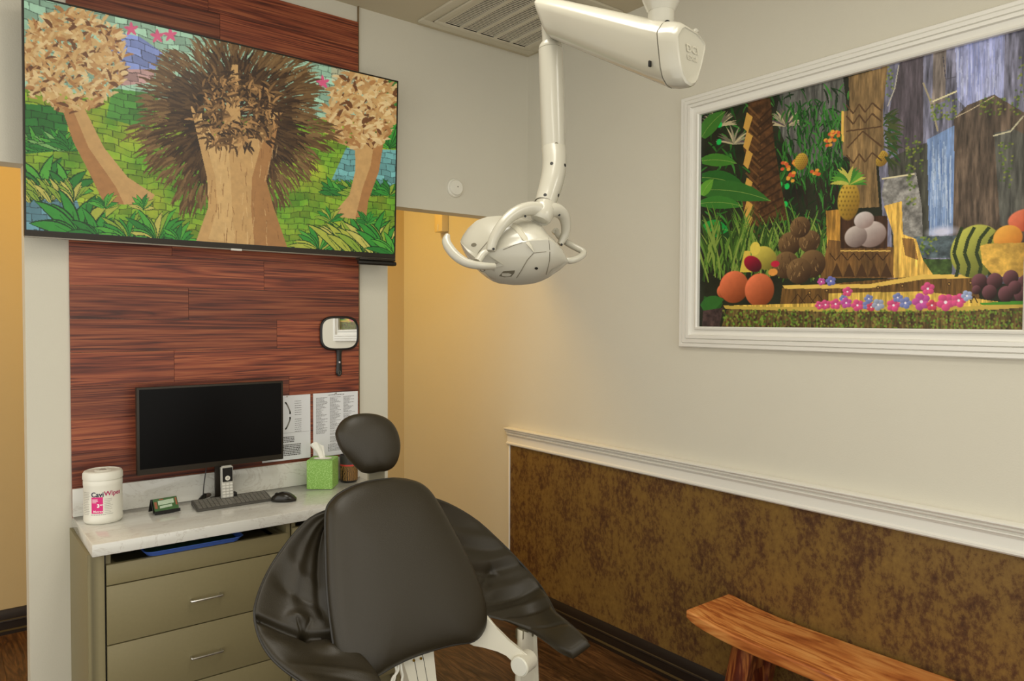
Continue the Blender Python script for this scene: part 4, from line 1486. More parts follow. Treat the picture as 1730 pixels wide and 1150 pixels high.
rings = []
for i in range(49):
    yy = BY0 + (BY1 - BY0) * i / 48
    e = min(i, 48 - i)
    sh = (.012, .004, .001)[e] if e < 3 else 0
    zt = bz(yy)
    th = .043 - sh * .9
    prof = []
    x0, x1 = BXA + sh * .3, BXB - sh * .3
    r_ = .0065
    for (cx_, cz_, a0) in ((x1 - r_, -r_, 0), (x0 + r_, -r_, 90), (x0 + r_, -th + r_, 180), (x1 - r_, -th + r_, 270)):
        for k in range(5):
            a = math.radians(a0 + 22.5 * k)
            prof.append((cx_ + r_ * math.cos(a), yy, zt - sh * .4 + cz_ + r_ * math.sin(a)))
    # shallow dish across the width
    prof = [(x, y_, z - (.007 * (1 - ((x - (BXA + BXB) / 2) / .143) ** 2) if z > zt - .01 else 0)) for x, y_, z in prof]
    rings.append(prof)
MB().loft(rings).done('seat', M_bench, be, sharp=50)
for s_, y0 in ((1, 1.545), (-1, .86)):
    for xx, sx_ in ((2.335, -1), (2.47, 1)):
        b = MB()
        tw, td = .030, .045
        top = Vector((xx, y0, .438)); bot = Vector((xx + sx_ * .025, y0 + s_ * .085, 0.0))
        ring = lambda c_, k: [c_ + Vector((a * tw * k, b_ * td * k, 0)) for a, b_ in ((-1, -.7), (-.7, -1), (.7, -1), (1, -.7), (1, .7), (.7, 1), (-.7, 1), (-1, .7))]
        b.loft([ring(top, 1.0), ring((top + bot) / 2, .92), ring(bot, .85)])
        b.done('leg', M_benchleg, be)
    b = MB(); b.box((2.36, y0 - .012 + s_ * .012, .30), (2.45, y0 + .012 + s_ * .012, .425), .002); b.done('leg_rail', M_benchleg, be)

# ================================================================== dental chair
chair = thing('dental_chair', 'dark padded dental chair with wide side wings in the middle of the room', 'chair')
tl = math.radians(25)
CN = Vector((0, -math.cos(tl), math.sin(tl)))          # faces the camera side and up
CUP = Vector((0, math.sin(tl), math.cos(tl)))
CC = Vector((1.096, 1.90, .892))
z6 = lambda x, y: (400 + x / 2.447, 680 + y / 2.447)


def pillow(outline, n_, tf, tb, p=3.6, shrink=.985, rings_=9, N=96, dome=0.0, name='pad', m=None, parent=None, dish=0.0, centre=None):
    """outline: world points of the seam; swells tf towards n_, tb behind"""
    P = [Vector(q_) for q_ in outline]
    # smooth closed spline resample
    m_ = len(P); path = []
    for i in range(m_):
        p0, p1, p2, p3 = P[i - 1], P[i], P[(i + 1) % m_], P[(i + 2) % m_]
        for k in range(8):
            t = k / 8
            path.append(0.5 * ((2 * p1) + (p2 - p0) * t + (2 * p0 - 5 * p1 + 4 * p2 - p3) * t * t + (3 * p1 - p0 - 3 * p2 + p3) * t ** 3))
    c_ = sum(path, Vector()) / len(path) if centre is None else centre
    R = []
    for side, T in ((1, tf), (-1, tb)):
        rr = []
        for k in range(rings_ + 1):
            th = PI / 2 * k / rings_
            f = math.cos(th) ** (2 / p) if k < rings_ else 0.0
            h = math.sin(th) ** (2 / p)
            f = max(f, .04) * shrink
            rr.append([c_ + (q_ - c_) * f + n_ * side * T * h * (1 - dish * (1 - f) ** 1.5) for q_ in path])
        R.append(rr)
    rings = R[1][::-1] + R[0][1:]
    return MB().loft(rings).done(name, m, parent, sharp=80), [c_ + (q_ - c_) * shrink for q_ in path]


pad_px = [(600, 308), (660, 304), (735, 316), (788, 350), (832, 412), (884, 505), (940, 610), (984, 700), (1018, 790), (1034, 860), (1034, 925), (1012, 972), (970, 998), (900, 1008), (800, 1035), (700, 1072), (620, 1114), (560, 1150),
          (500, 1158), (440, 1118), (402, 1050), (384, 950), (372, 850), (364, 750), (360, 620), (358, 500), (362, 435), (384, 396), (425, 362), (505, 325)]
pad_w = [onP(*z6(x, y), CC, CN) for x, y in pad_px]
pad, seam = pillow(pad_w, CN, .050, .030, p=3.0, shrink=.975, name='backrest', m=M_leather, parent=chair)
seam = [seam[i] for i in range(0, len(seam), 6)]
MB().tube(seam, .0035, n=8, sub=2, closed=True).done('piping', M_pip, pad)

# headrest on its bar
hz5 = lambda x, y: (460 + x / 5.75, 640 + y / 5.75)
hr_px = [(602, 530), (622, 462), (665, 398), (735, 352), (820, 328), (910, 322), (1000, 332), (1085, 360), (1155, 408), (1205, 478), (1236, 560), (1248, 650), (1238, 740), (1214, 815), (1170, 875), (1105, 905), (1035, 912), (975, 926), (920, 928), (870, 915), (820, 875), (770, 825), (715, 765), (665, 700), (625, 620)]
tl2 = math.radians(14)
HN = Vector((-.10, -math.cos(tl2), math.sin(tl2))).normalized()
HC = onY(621.7, 747.8, 2.13)
hr_w = [onP(*hz5(x, y), HC, HN) for x, y in hr_px]
pillow(hr_w, HN, .040, .030, p=2.5, shrink=.965, name='headrest', m=M_leather, parent=chair)
hb = onY(632, 800, 2.17)
MB().box((hb.x - .030, 2.150, hb.z - .16), (hb.x + .030, 2.162, hb.z + .10), .003).done('headrest_bar', mat('bar_grey', srgb(150, 144, 122), .4), chair)
MB().box((hb.x - .045, 2.128, hb.z + .03), (hb.x + .045, 2.152, hb.z + .10), .006).done('headrest_mount', M_bezel, chair)


def wing(outer, inner, T, wr, name='side_wing', bow=.03, ns=26, sub=5, par=None):
    """outer/inner: lists of ((px,py),Y) matched pairs; a padded sling surface between them"""
    A = [onY(p[0], p[1], Y) for p, Y in outer]
    B = [onY(p[0], p[1], Y) for p, Y in inner]

    def spl(P):
        out = []
        for i in range(len(P) - 1):
            p0 = P[i - 1] if i else P[0] * 2 - P[1]
            p1, p2 = P[i], P[i + 1]
            p3 = P[i + 2] if i + 2 < len(P) else p2 * 2 - p1
            for k in range(sub):
                t = k / sub
                out.append(0.5 * ((2 * p1) + (p2 - p0) * t + (2 * p0 - 5 * p1 + 4 * p2 - p3) * t * t + (3 * p1 - p0 - 3 * p2 + p3) * t ** 3))
        return out + [P[-1]]
    A, B = spl(A), spl(B)
    n = len(A)
    S = [[A[i].lerp(B[i], j / ns) for j in range(ns + 1)] for i in range(n)]
    rings = []
    for i in range(n):
        dt = (S[min(i + 1, n - 1)][ns // 2] - S[max(i - 1, 0)][ns // 2])
        front, back = [], []
        v = i / (n - 1)
        ds = (B[i] - A[i])
        nn = ds.cross(dt).normalized()
        if nn.dot(CF) > 0:
            nn = -nn
        endr = min(1.0, math.sqrt(max(0, 1 - (1 - min(v, 1 - v) / .04) ** 2)) if min(v, 1 - v) < .04 else 1.0)
        endr = max(endr, .25)
        for j in range(ns + 1):
            u = j / ns
            th = T(v) * (max(0, 1 - abs(2 * u - 1) ** 7)) ** .5 * endr
            base = S[i][j] - nn * bow * math.sin(PI * u) * math.sin(PI * min(1, v * 1.15)) + nn * wr(u, v)
            front.append(base + nn * th)
            back.append(base - nn * th * .6)
        rings.append(front + back[::-1][1:-1])
    o = MB().loft(rings).done(name, M_leather, par, sharp=75)
    return o, A


def gs(x, c, s):
    return math.exp(-((x - c) / s) ** 2)


def rid(u, v, u0, v0, u1, v1, wd_, ln=.12):
    """a crease along the segment (u0,v0)-(u1,v1)"""
    dx, dy = u1 - u0, v1 - v0
    L2 = dx * dx + dy * dy
    t = ((u - u0) * dx + (v - v0) * dy) / L2
    tc_ = min(1, max(0, t))
    d2 = (u - u0 - dx * tc_) ** 2 + (v - v0 - dy * tc_) ** 2
    return math.exp(-d2 / wd_ ** 2)


def wr_right(u, v):
    z = 0
    for k, (c_, s_, a) in enumerate(((.30, .022, .009), (.355, .018, -.010), (.44, .024, .010), (.50, .018, -.008), (.57, .022, .008), (.63, .016, -.006), (.80, .014, -.005), (.19, .024, .008), (.24, .018, -.006))):
        z += a * gs(v + .16 * (u - .4), c_, s_) * (.35 + .65 * math.sin(PI * min(1, u * .9 + .05)))
    z += -.012 * rid(u, v, 0.35, .36, 1.0, .44, .022)
    return z


R_out = [((734, 842), 2.06), ((768, 856), 2.065), ((809, 882), 2.055), ((847, 917), 2.005), ((867, 937), 1.975), ((891, 963), 1.93), ((911, 987), 1.87), ((927, 1012), 1.80), ((938, 1034), 1.74), ((957, 1049), 1.68), ((981, 1071), 1.61), ((998, 1090), 1.56)]
R_in = [((712, 850), 2.07), ((728, 880), 2.03), ((745, 925), 1.985), ((765, 965), 1.935), ((785, 1005), 1.885), ((812, 1038), 1.85), ((849, 1047), 1.82), ((874, 1057), 1.785), ((898, 1068), 1.745), ((921, 1084), 1.69), ((945, 1101), 1.62), ((968, 1112), 1.575)]
o, A = wing(R_out, R_in, lambda v: .010 + .014 * max(0, (v - .55) / .45) ** .7, wr_right, bow=.035, ns=60, sub=9, par=chair)
MB().tube([a for a in A[::6]], .0035, n=8, sub=2).done('piping', M_pip, o)


def wr_left(u, v):
    z = 0
    uc_, vc_ = .55, .60
    z += -.020 * rid(u, v, 0.03, .535, uc_, vc_, .020)
    z += -.022 * rid(u, v, uc_, vc_, 1.0, .595, .020)
    z += -.016 * gs(u, uc_, .05) * gs(v, vc_, .03)
    z += .020 * gs(u, .52, .12) * gs(v, .48, .055)
    z += .014 * gs(u, .72, .14) * gs(v, .69, .05)
    z += .010 * gs(u, .25, .18) * gs(v, .66, .06)
    z += -.005 * rid(u, v, .50, .50, uc_, vc_, .018) - .004 * rid(u, v, .66, .50, uc_, vc_, .015)
    z += -.012 * rid(u, v, .66, .05, .84, .42, .07) + .005 * rid(u, v, .35, .10, .45, .34, .08)
    for c_, s_, a in ((.22, .03, .006), (.30, .025, -.006), (.78, .02, .004), (.84, .02, -.004), (.90, .02, .004)):
        z += a * gs(v - .12 * u, c_, s_) * math.sin(PI * u)
    return z


L_out = [((552, 862), 2.05), ((524, 875), 2.055), ((498, 900), 2.05), ((477, 927), 2.035), ((457, 957), 2.015), ((441, 990), 1.985), ((432, 1018), 1.96), ((429.5, 1035), 1.945), ((432, 1056), 1.925), ((440, 1082), 1.89), ((456, 1108), 1.85), ((477, 1129), 1.81), ((502, 1147), 1.76), ((530, 1168), 1.70), ((560, 1190), 1.64)]
L_in = [((566, 872), 2.06), ((560, 905), 2.035), ((560, 935), 2.01), ((562, 960), 1.98), ((564, 985), 1.95), ((566, 1010), 1.925), ((570, 1035), 1.90), ((574, 1050), 1.885), ((580, 1066), 1.865), ((588, 1082), 1.84), ((600, 1098), 1.80), ((618, 1114), 1.755), ((636, 1138), 1.70), ((650, 1164), 1.65), ((664, 1190), 1.60)]
o, A = wing(L_out, L_in, lambda v: .010 + .012 * max(0, (v - .6) / .4) ** .7, wr_left, bow=.030, ns=80, sub=9, par=chair)
MB().tube([a for a in A[::6]], .0035, n=8, sub=2).done('piping', M_pip, o)

# white frame below and behind the pads
def plate(pts, thv, m, name, par, bev=.003):
    """pts: world outline; extruded by vector thv"""
    b = MB()
    n = len(pts); thv = Vector(thv)
    vs = [Vector(p) for p in pts] + [Vector(p) + thv for p in pts]
    v_, f_ = b.faces(vs, [tuple(range(n)), tuple(range(2 * n - 1, n - 1, -1))] + [(i, i + n, (i + 1) % n + n, (i + 1) % n) for i in range(n)])
    if bev:
        es = [e for f in (f_[0], f_[1]) for e in f.edges]
        bmesh.ops.bevel(b.bm, geom=list(set(es)), offset=bev, segments=2, affect='EDGES')
    return b.done(name, m, par)


z7 = lambda x, y: (600 + x / 4.806, 1000 + y / 4.806)
# right bracket running from behind the pad to the pivot
A0 = Vector((1.33, 1.86, .66)); 
bn = Vector((-.75, -.66, .1)).normalized()
bp_ = onX(*z7(1350, 590), 1.385)
br_px = [(1000, 150), (1075, 205), (1150, 298), (1250, 398), (1330, 462), (1395, 510), (1400, 600), (1350, 640), (1308, 600), (1285, 556), (1225, 515), (1155, 482), (1060, 455), (960, 440), (880, 400), (900, 200)]
br = [onP(*z7(x, y), bp_, bn) for x, y in br_px]
plate(br, -bn * .016, M_steelbase, 'arm_bracket', chair, .004)
hubc = bp_ + Vector((0, 0, 0))
hb_ax = Vector((.93, .36, 0)).normalized()
hub = MB().cyl(hubc - hb_ax * .012, hubc + hb_ax * .045, .031, n=40).done('pivot_hub', M_steelbase, chair)
MB().cyl(hubc - hb_ax * .0165, hubc - hb_ax * .012, .0265, .0285, n=40).done('pivot_cap', M_white, hub)
b = MB()
pc = Vector((1.468, 1.775, 0))
rings = []
for z, hw in ((.27, .052), (.44, .048), (.52, .043), (.565, .039), (.625, .037)):
    rings.append([pc + Vector((hw * math.cos(a), .020 * math.sin(a) + (.015 if abs(math.cos(a)) < .7 and math.sin(a) < 0 else 0), z - (.0 if z < .6 else .018 * (1 - abs(math.cos(a)))))) for a in [2 * PI * k / 28 for k in range(28)]])
b.loft(rings); b.done('armrest_post', M_steelbase, chair)
b = MB(); b.box((1.437, 1.772, .585), (1.499, 1.80, .622), .006); b.done('armrest_bracket', mat('olive_bracket', srgb(112, 104, 80), .5), chair)
# left post, mostly hidden behind the wing
lp = Vector((2 * 1.078 - 1.468, 1.775, 0))
MB().loft([[lp + Vector((hw * math.cos(a), .020 * math.sin(a), z)) for a in [2 * PI * k / 24 for k in range(24)]] for z, hw in ((.27, .052), (.50, .045), (.66, .037))]).done('armrest_post', M_steelbase, chair)
# centre spine under the backrest with its seams, screws and hoses
sp = MB()
def sring(z, x0, x1, y0, y1):
    return [(x0, y0, z), (x1, y0, z), (x1, y1, z), (x0, y1, z)]
sp.loft([sring(.70, 1.030, 1.155, 1.845, 1.885), sring(.60, 1.050, 1.150, 1.825, 1.87), sring(.53, 1.066, 1.150, 1.81, 1.865), sring(.34, 1.075, 1.150, 1.72, 1.86)])
spine = sp.done('back_spine', M_steelbase, chair)
for x in (1.084, 1.114):
    b = MB(); b.loft([[(x - .0008 + dx, y_ - .0006, z), (x + .0008 + dx, y_ - .0006, z), (x + .0008 + dx, y_ + .004, z), (x - .0008 + dx, y_ + .004, z)] for z, y_, dx in ((.66, 1.8365, -.008), (.60, 1.825, 0), (.53, 1.810, .006), (.45, 1.772, .008))]); b.done('seam_line', M_bezel, spine)
for x, y in ((475, 553), (533, 537)):
    p = onY(*z7(x, y), 1.826); MB().cyl(p, p + Vector((0, -.003, 0)), .0038, n=14).done('screw', M_brass, spine)
for x0, x1 in (((350, 610), (296, 722)), ((375, 620), (376, 735)), ((330, 600), (320, 700))):
    p, q_ = onY(*z7(*x0), 1.80), onY(*z7(*x1), 1.80)
    MB().tube([p + Vector((.01, .03, .05)), p, (p + q_) / 2 + Vector((.004, 0, 0)), q_, q_ + Vector((-.01, 0, -.08)), Vector((1.02, 1.72, .33))], .0035, n=8).done('hose', M_white, chair)
# seat, base and footrest (below the picture) so the chair stands on the floor
def slab_pad(x0, x1, y0, y1, z0, z1, name, m):
    ol = [v_ for v_ in rrect(x0, x1, y0, y1, .09, (z0 + z1) / 2, 4)]
    pillow(ol, Vector((0, 0, 1)), (z1 - z0) / 2, (z1 - z0) / 2, p=3.2, shrink=1, name=name, m=m, parent=chair)
slab_pad(.83, 1.33, 1.05, 1.68, .42, .50, 'seat', M_leather)
slab_pad(.87, 1.29, .55, 1.03, .38, .45, 'leg_rest', M_leather)
MB().box((.90, .70, .33), (1.26, 1.84, .375), .012).done('under_frame', M_steelbase, chair)
MB().box((.66, 1.745, .27), (.72, 1.80, .33), .005).box((1.44, 1.745, .27), (1.50, 1.80, .33), .005).box((.70, 1.75, .28), (1.46, 1.795, .335), .01).done('cross_bar', M_steelbase, chair)
MB().loft([rrect(1.078 - w_, 1.078 + w_, 1.25 - l_, 1.25 + l_, r_, z) for w_, l_, r_, z in ((.16, .26, .08, 0), (.16, .26, .08, .035), (.13, .20, .07, .05), (.09, .13, .06, .08), (.08, .12, .05, .335))]).done('pedestal', M_steelbase, chair)

# ================================================================== ceiling dental light
dl = thing('dental_light', 'white dental lamp with round head and handles hanging from a jointed ceiling arm', 'lamp')
colc = Vector((1.180, 1.003, 0))
collar = MB().lathe(colc + Vector((0, 0, 2.168)), [(.0005, 0), (.0255, 0), (.0265, .002), (.0265, .085), (.0275, .090)], 36).done('collar', M_lampw, dl)
MB().lathe(colc + Vector((0, 0, 2.258)), [(.0270, -.022), (.0278, -.020), (.0325, -.010), (.0385, .004), (.0435, .026), (.046, .05), (.045, .09), (.042, .13), (.036, .18), (.034, .22), (.034, .70), (.034, .79)], 36).done('ceiling_column', M_lampw, dl)
MB().lathe(colc + Vector((0, 0, CZ - .03)), [(.034, -.01), (.09, 0), (.11, .012), (.11, .03), (.034, .03)], 36).done('ceiling_plate', M_lampw, dl)
hcol = Vector((1.186, .976, 2.206))
hp_ = [(1.193, .975, 2.193), (1.200, .968, 2.187), (1.208, .958, 2.186)]
MB().tube(hp_, .002, n=8).done('wire', M_steel, dl)
MB().tube([(1.205, .975, 2.183), (1.222, .968, 2.186), (1.236, .962, 2.196), (1.240, .96, 2.201)], [.0025, .003, .0055, .006], n=10).done('lever', M_lampw, dl)

# arm casing: cross-sections from near end (ceiling column) to far end (post)
def sect(c, sx_, sz_, r=1.0):
    base = [(-.046, .030), (-.0455, .048), (-.042, .055), (-.026, .073), (-.014, .080), (.030, .074), (.050, .062), (.058, .054), (.054, .040), (.032, -.006), (.012, -.040), (.002, -.051), (-.014, -.057), (-.030, -.053), (-.041, -.040), (-.045, -.020)]
    return [Vector((c[0] + x * sx_, c[1], c[2] + z * sz_)) for x, z in base]
nearc, farc = Vector((1.168, .960, 2.120)), Vector((1.256, 1.415, 2.362))
rings = []
for k in range(9):
    t = k / 8
    c_ = nearc.lerp(farc, t)
    rings.append([p + Vector((0, (p.z - c_.z) * (.12 + .36 * t), 0)) for p in sect(c_, 1 - .04 * t, 1)])
lastc = rings[-1]
cen = sum(lastc, Vector()) / len(lastc)
rings.append([cen + (p - cen) * .96 + Vector((0, .012, .004)) for p in lastc])
rings.append([cen + (p - cen) * .80 + Vector((0, .020, .006)) for p in lastc])
arm = MB().loft(rings).done('arm_casing', M_lampw, dl, sharp=48)
rings = []
for dy, k, dz in ((-.0015, 1.0, 0), (-.020, 1.0, 0), (-.034, .97, 0), (-.044, .90, 0), (-.0465, .83, 0), (-.0445, .80, 0)):
    rg_ = sect(nearc + Vector((0, dy, dy * .3)), 1, 1)
    cen = sum(rg_, Vector()) / len(rg_)
    rings.append([cen + (p - cen) * k + Vector((0, (p.z - cen.z) * .12, 0)) for p in rg_])
cap = MB().loft(rings).done('arm_end_cap', M_lampw, dl, sharp=40)
vs, fs = text_verts('DCI', .022, .0004)
vs2, fs2 = text_verts('EDGE', .013, .0003)
ef = nearc + Vector((-.016, -.0475, -.016))
b = MB(); b.faces([ef + Vector((x, .0012 + y_ * .12, y_ + .022)) for x, y_, z in vs], fs); b.faces([ef + Vector((x, -.0006 + y_ * .12, y_ + .006)) for x, y_, z in vs2], fs2)
b.done('embossed_logo', mat('emboss', srgb(190, 185, 168), .3), cap)
p = onX(890 + 1122 / 5.406, 582 / 5.406, nearc.x - .046)
MB().box((p.x - .003, p.y - .002, p.z - .006), (p.x + .004, p.y + .002, p.z + .006), .001).done('arm_screw', M_hole, arm)
ARM_DOTS = ((912, 42), (920, 54))

# post down to the elbow
PD = 1.88
q0, q1 = dep(926, 55, PD), dep(929, 75, PD)
MB().cyl(q0 + Vector((0, 0, .02)), q1, .018, .019, n=24).done('post_neck', M_lampw, dl)
pA, pB = dep(930, 79, PD), dep(935.4, 250, PD)
ax_ = (pB - pA).normalized()
def lat(b, segs, n=32):
    rings = []
    t_ = ax_.orthogonal().normalized(); q_ = ax_.cross(t_)
    for s_, r_ in segs:
        rings.append([pA + ax_ * s_ + (t_ * math.cos(2 * PI * k / n) + q_ * math.sin(2 * PI * k / n)) * r_ for k in range(n)])
    return b.loft(rings)
LL = (pB - pA).length
post = lat(MB(), [(-.012, .018), (-.010, .024), (-.003, .029), (.004, .0305), (.0055, .0305), (.0056, .029), (.0075, .029), (.0076, .0312), (LL - .001, .0312), (LL, .0300)]).done('post', M_lampw, dl, sharp=30)
elb = [dep(x, y, PD - k * .012) for k, (x, y) in enumerate(((935.4, 250.8), (936.6, 268), (936, 288), (932, 308), (926, 328), (920.5, 345)))]
MB().cyl(elb[-1] + (elb[-2] - elb[-1]).normalized() * .001, elb[-1] - (elb[-2] - elb[-1]).normalized() * .0012, .0268, n=32).done('joint_seam', mat('seam_dark', srgb(70, 64, 50), .5), dl)
elbow = MB().tube(elb, [.0312, .0312, .0308, .0298, .0280, .0265], n=32, sub=5).done('elbow', M_lampw, dl, sharp=30)


def hit(obj, px, py, bias=.0):
    from mathutils.bvhtree import BVHTree
    if obj.name not in _bv:
        _bv[obj.name] = BVHTree.FromPolygons([v.co for v in obj.data.vertices], [tuple(p.vertices) for p in obj.data.polygons])
    d = ray(px, py).normalized()
    p, n_, i, dist = _bv[obj.name].ray_cast(CO, d)
    return (None, None) if p is None else (p, n_ if n_.dot(d) < 0 else -n_)


_bv = {}


def surf_dot(obj, px, py, r_, m=None, name='screw_hole', par=None, rise=.0008):
    p, n_ = hit(obj, px, py)
    if p is not None:
        MB().cyl(p - n_ * .004, p + n_ * rise, r_, n=16).done(name, m or M_hole, par or obj)


def dot(px, py, Z, r_=.0038, par=None, rr=0.0):
    p = dep(px, py, Z)
    d = (CO - p).normalized()
    MB().cyl(p - d * .012, p + d * .0008, r_, n=14).done('screw_hole', M_hole, par or dl)


for px, py in ARM_DOTS:
    surf_dot(arm, px, py, .0040, name='arm_screw')
surf_dot(collar, 1128, 41, .0085, name='cable_hole')
surf_dot(post, 940, 243.5, .0048, mat('screw_grey', srgb(110, 102, 84), .4))
for px, py in ((932, 276), (921, 329), (954.5, 279), (943.5, 330)):
    surf_dot(elbow, px, py, .0042)

# head: columns of a faceted shell, local frame = picture plane at 1.8 m turned into real directions
HD = 1.80
hc = dep(870, 425, HD)
PXM = HD / FPX
ha, hc_up, hf = CR.copy(), CU.copy(), CF.copy()


def hloc(zx, zy, d):
    """zx, zy in the enlarged view's pixels; d metres towards the camera, at true perspective"""
    px, py = 730 + zx / 5.75, 300 + zy / 5.75
    return dep(px, py, HD - d)


def interp(tab, x):
    for (x0, y0), (x1, y1) in zip(tab, tab[1:]):
        if x0 <= x <= x1:
            t = (x - x0) / (x1 - x0)
            return y0 + (y1 - y0) * t
    return tab[-1][1] if x > tab[-1][0] else tab[0][1]


TOP = [(276, 612), (285, 590), (300, 560), (350, 488), (430, 418), (520, 382), (640, 370), (740, 372), (850, 388), (1000, 425), (1060, 456), (1130, 556), (1200, 612), (1250, 676), (1290, 742), (1318, 800), (1326, 818)]
BOT = [(276, 640), (285, 668), (300, 706), (340, 780), (420, 880), (500, 950), (570, 1000), (650, 1028), (780, 1044), (900, 1042), (1030, 1020), (1130, 972), (1250, 890), (1300, 846), (1318, 832), (1326, 826)]
CRE = [(276, 628), (300, 660), (350, 722), (430, 785), (520, 752), (620, 704), (760, 660), (930, 614), (1130, 602), (1200, 640), (1250, 692), (1290, 752), (1326, 822)]
xs = [276, 280, 288, 300, 320, 350, 390, 430, 480, 530, 590, 650, 720, 790, 860, 930, 1000, 1060, 1130, 1180, 1220, 1250, 1275, 1295, 1310, 1320, 1326]
rings = []
for x in xs:
    u = (x - 801) / 526
    wv = max(0.02, 1 - abs(u) ** 2.6) ** .5
    T_, B_, K_ = interp(TOP, x), interp(BOT, x), interp(CRE, x)
    Hf = .088 * wv
    ring = []
    nA, nB, nC = 9, 9, 12
    for k in range(nA):                       # top edge -> crease
        t = k / nA
        ring.append(hloc(x, T_ + (K_ - T_) * t, Hf * (math.sin(t * PI / 2) ** .75) * .97 - .004))
    for k in range(nB):                       # crease -> bottom edge
        t = k / nB
        ring.append(hloc(x, K_ + (B_ - K_) * t, Hf * (1 - .25 * t - .75 * t ** 4.0)))
    for k in range(nC):                       # round the back
        t = k / nC
        ring.append(hloc(x, B_ + (T_ - B_) * t, -.105 * wv * math.sin(PI * t) ** .7 - .004))
    rings.append(ring)
head = MB().loft(rings).done('lamp_head', M_lampw, dl, sharp=24)


def surf(x, y):
    """depth of the shell's near side at enlarged-view point"""
    u = (x - 801) / 526
    wv = max(0.02, 1 - abs(u) ** 2.6) ** .5
    T_, B_, K_ = interp(TOP, x), interp(BOT, x), interp(CRE, x)
    Hf = .088 * wv
    if y < K_:
        t = (y - T_) / (K_ - T_)
        return Hf * (math.sin(max(0, t) * PI / 2) ** .75) * .97 - .004
    t = (y - K_) / (B_ - K_)
    return Hf * (1 - .25 * t - .75 * t ** 4.0)


def groove(pts, m, r_=.0011, name='seam'):
    P = []
    for (x0, y0), (x1, y1) in zip(pts, pts[1:]):
        for k in range(5):
            t = k / 5
            x, y = x0 + (x1 - x0) * t, y0 + (y1 - y0) * t
            P.append(hloc(x, y, surf(x, y) + .0002))
    MB().tube(P, r_, n=6, sub=1).done(name, m, head)


M_seam = mat('seam_grey', srgb(120, 114, 98), .5)  # plain grey of the drawn seam lines and the handle screw
groove([(985, 735), (925, 800), (865, 905), (810, 990)], M_seam)
groove([(1145, 720), (1142, 800), (1125, 880), (1105, 955)], M_seam)
groove([(985, 732), (1140, 716)], M_seam, .0008)
groove([(690, 700), (800, 655), (920, 614), (1050, 604), (1135, 600)], M_seam, .0009)
groove([(1130, 585), (1140, 650), (1145, 716)], M_seam, .0007)
groove([(420, 786), (455, 720), (510, 655), (560, 600)], M_seam, .0009)
# recessed vents and screws in the front panel
def inset(pts, m, name, lift=.0006):
    P = [hloc(x, y, surf(x, y) + lift) for x, y in pts]
    Q = [hloc(x, y, surf(x, y) - .004) for x, y in pts]
    MB().loft([Q, P]).done(name, m, head)
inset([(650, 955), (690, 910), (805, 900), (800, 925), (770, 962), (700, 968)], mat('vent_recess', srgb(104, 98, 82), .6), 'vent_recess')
inset([(1150, 905), (1180, 880), (1235, 868), (1228, 885), (1190, 905), (1158, 918)], M_lampw, 'moulded_rib', .002)
for (x, y, rx, ry, m) in ((1013, 882, 15, 11, M_hole), (405, 652, 24, 15, MATS['vent_recess']), (490, 895, 22, 18, M_bezel)):
    inset([(x + rx * math.cos(2 * PI * k / 18) + ry * .8 * math.sin(2 * PI * k / 18), y + ry * math.sin(2 * PI * k / 18) - rx * .4 * math.cos(2 * PI * k / 18)) for k in range(18)], m, 'screw_hole')
inset([(500, 905), (605, 895), (612, 990), (570, 985)], M_lampw, 'latch_cover', .003)
# raised ridge from the crown down to the panel corner
RP = [(770, 452), (830, 500), (895, 585), (950, 660), (990, 722)]
b = MB(); rings = []
for k, (x, y) in enumerate(RP):
    wd_ = (30, 36, 30, 20, 4)[k]
    rings.append([hloc(x - wd_, y + wd_ * .5, surf(x, y) - .004), hloc(x - wd_ * .6, y + wd_ * .3, surf(x, y) + .005), hloc(x + wd_ * .6, y - wd_ * .3, surf(x, y) + .005), hloc(x + wd_, y - wd_ * .5, surf(x, y) - .004)])
b.loft(rings); b.done('ridge', mat('lamp_grey', srgb(196, 191, 172), .3), head)

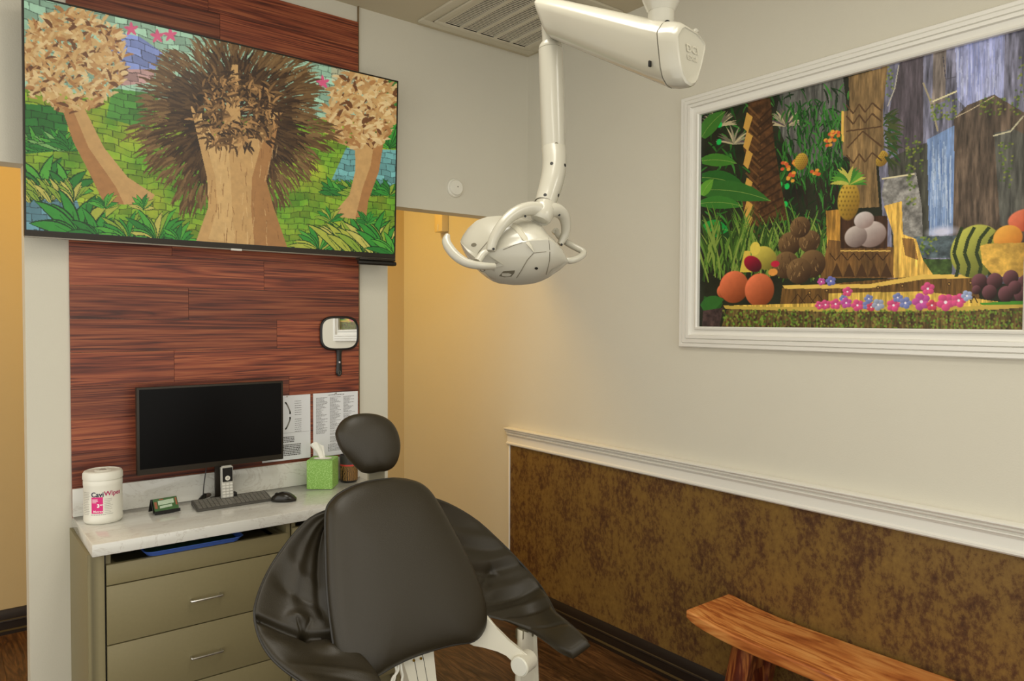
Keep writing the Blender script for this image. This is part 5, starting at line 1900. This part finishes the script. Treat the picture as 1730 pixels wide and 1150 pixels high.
# yoke
y8 = lambda x, y, Z: dep(730 + x / 5.75, 300 + y / 5.75, Z)
MB().tube([y8(1100, 262, 1.822), y8(1082, 325, 1.800), y8(1060, 375, 1.790), y8(1046, 402, 1.785), y8(1042, 412, 1.784)], [.0262, .0285, .0275, .024, .016], n=32, sub=5, flat=(CF, .85)).done('joint', M_lampw, dl)
MB().tube([y8(1060, 320, 1.79), y8(960, 300, 1.775), y8(850, 325, 1.755), y8(745, 390, 1.735), y8(665, 480, 1.72), y8(605, 580, 1.712), y8(578, 660, 1.708), y8(570, 712, 1.706)], [.018, .0175, .0160, .0142, .0128, .0120, .0114, .0105], n=20).done('yoke_arm', M_lampw, dl)
MB().tube([y8(1130, 320, 1.80), y8(1205, 315, 1.815), y8(1270, 360, 1.830), y8(1298, 440, 1.842), y8(1296, 530, 1.85), y8(1268, 600, 1.852), y8(1240, 650, 1.85)], [.019, .0175, .0158, .0135, .0115, .0095, .0080], n=20).done('yoke_arm', M_lampw, dl)
for (x, y, Z) in ((905, 374, 1.742), (597, 692, 1.695), (1235, 362, 1.806), (1258, 650, 1.84)):
    p = y8(x, y, Z); d = (CO - p).normalized(); MB().cyl(p - d * .006, p + d * .0012, .0030, n=12).done('screw_hole', M_hole, dl)

# handles
def flatbar(pts, hw, hh, name):
    P = [y8(x, y, Z) for x, y, Z in pts]
    return MB().tube(P, hw, n=14, sub=6, flat=(CU, hh)).done(name, M_lampw, dl, sharp=40)
flatbar([(150, 556, 1.700), (138, 606, 1.692), (158, 668, 1.684), (222, 750, 1.676), (310, 815, 1.672), (400, 845, 1.674), (500, 858, 1.684), (600, 860, 1.700)], [.0060, .0100, .0122, .0128, .0125, .0122, .0110, .0095], .8, 'handle')
MB().tube([y8(440, 815, 1.690), y8(490, 745, 1.70), y8(530, 720, 1.705)], [.010, .009, .007], n=12).done('handle_strut', M_lampw, dl)
inset([(430, 800), (520, 740), (600, 790), (700, 855), (600, 872), (500, 850)], M_lampw, 'handle_plate', .006)
MB().cyl(y8(625, 826, 1.712), y8(625, 826, 1.700), .0035, n=14).done('handle_screw', M_seam, dl)
MB().tube([y8(1175, 540, 1.885), y8(1205, 516, 1.885), y8(1225, 560, 1.882), y8(1300, 625, 1.870), y8(1400, 680, 1.855), y8(1465, 716, 1.845), y8(1462, 752, 1.835), y8(1400, 790, 1.82), y8(1340, 806, 1.812), y8(1290, 800, 1.812)], [.006, .0075, .0075, .0085, .0088, .0085, .0085, .0085, .0085, .007], n=14, sub=5).done('handle', M_lampw, dl)

finish()
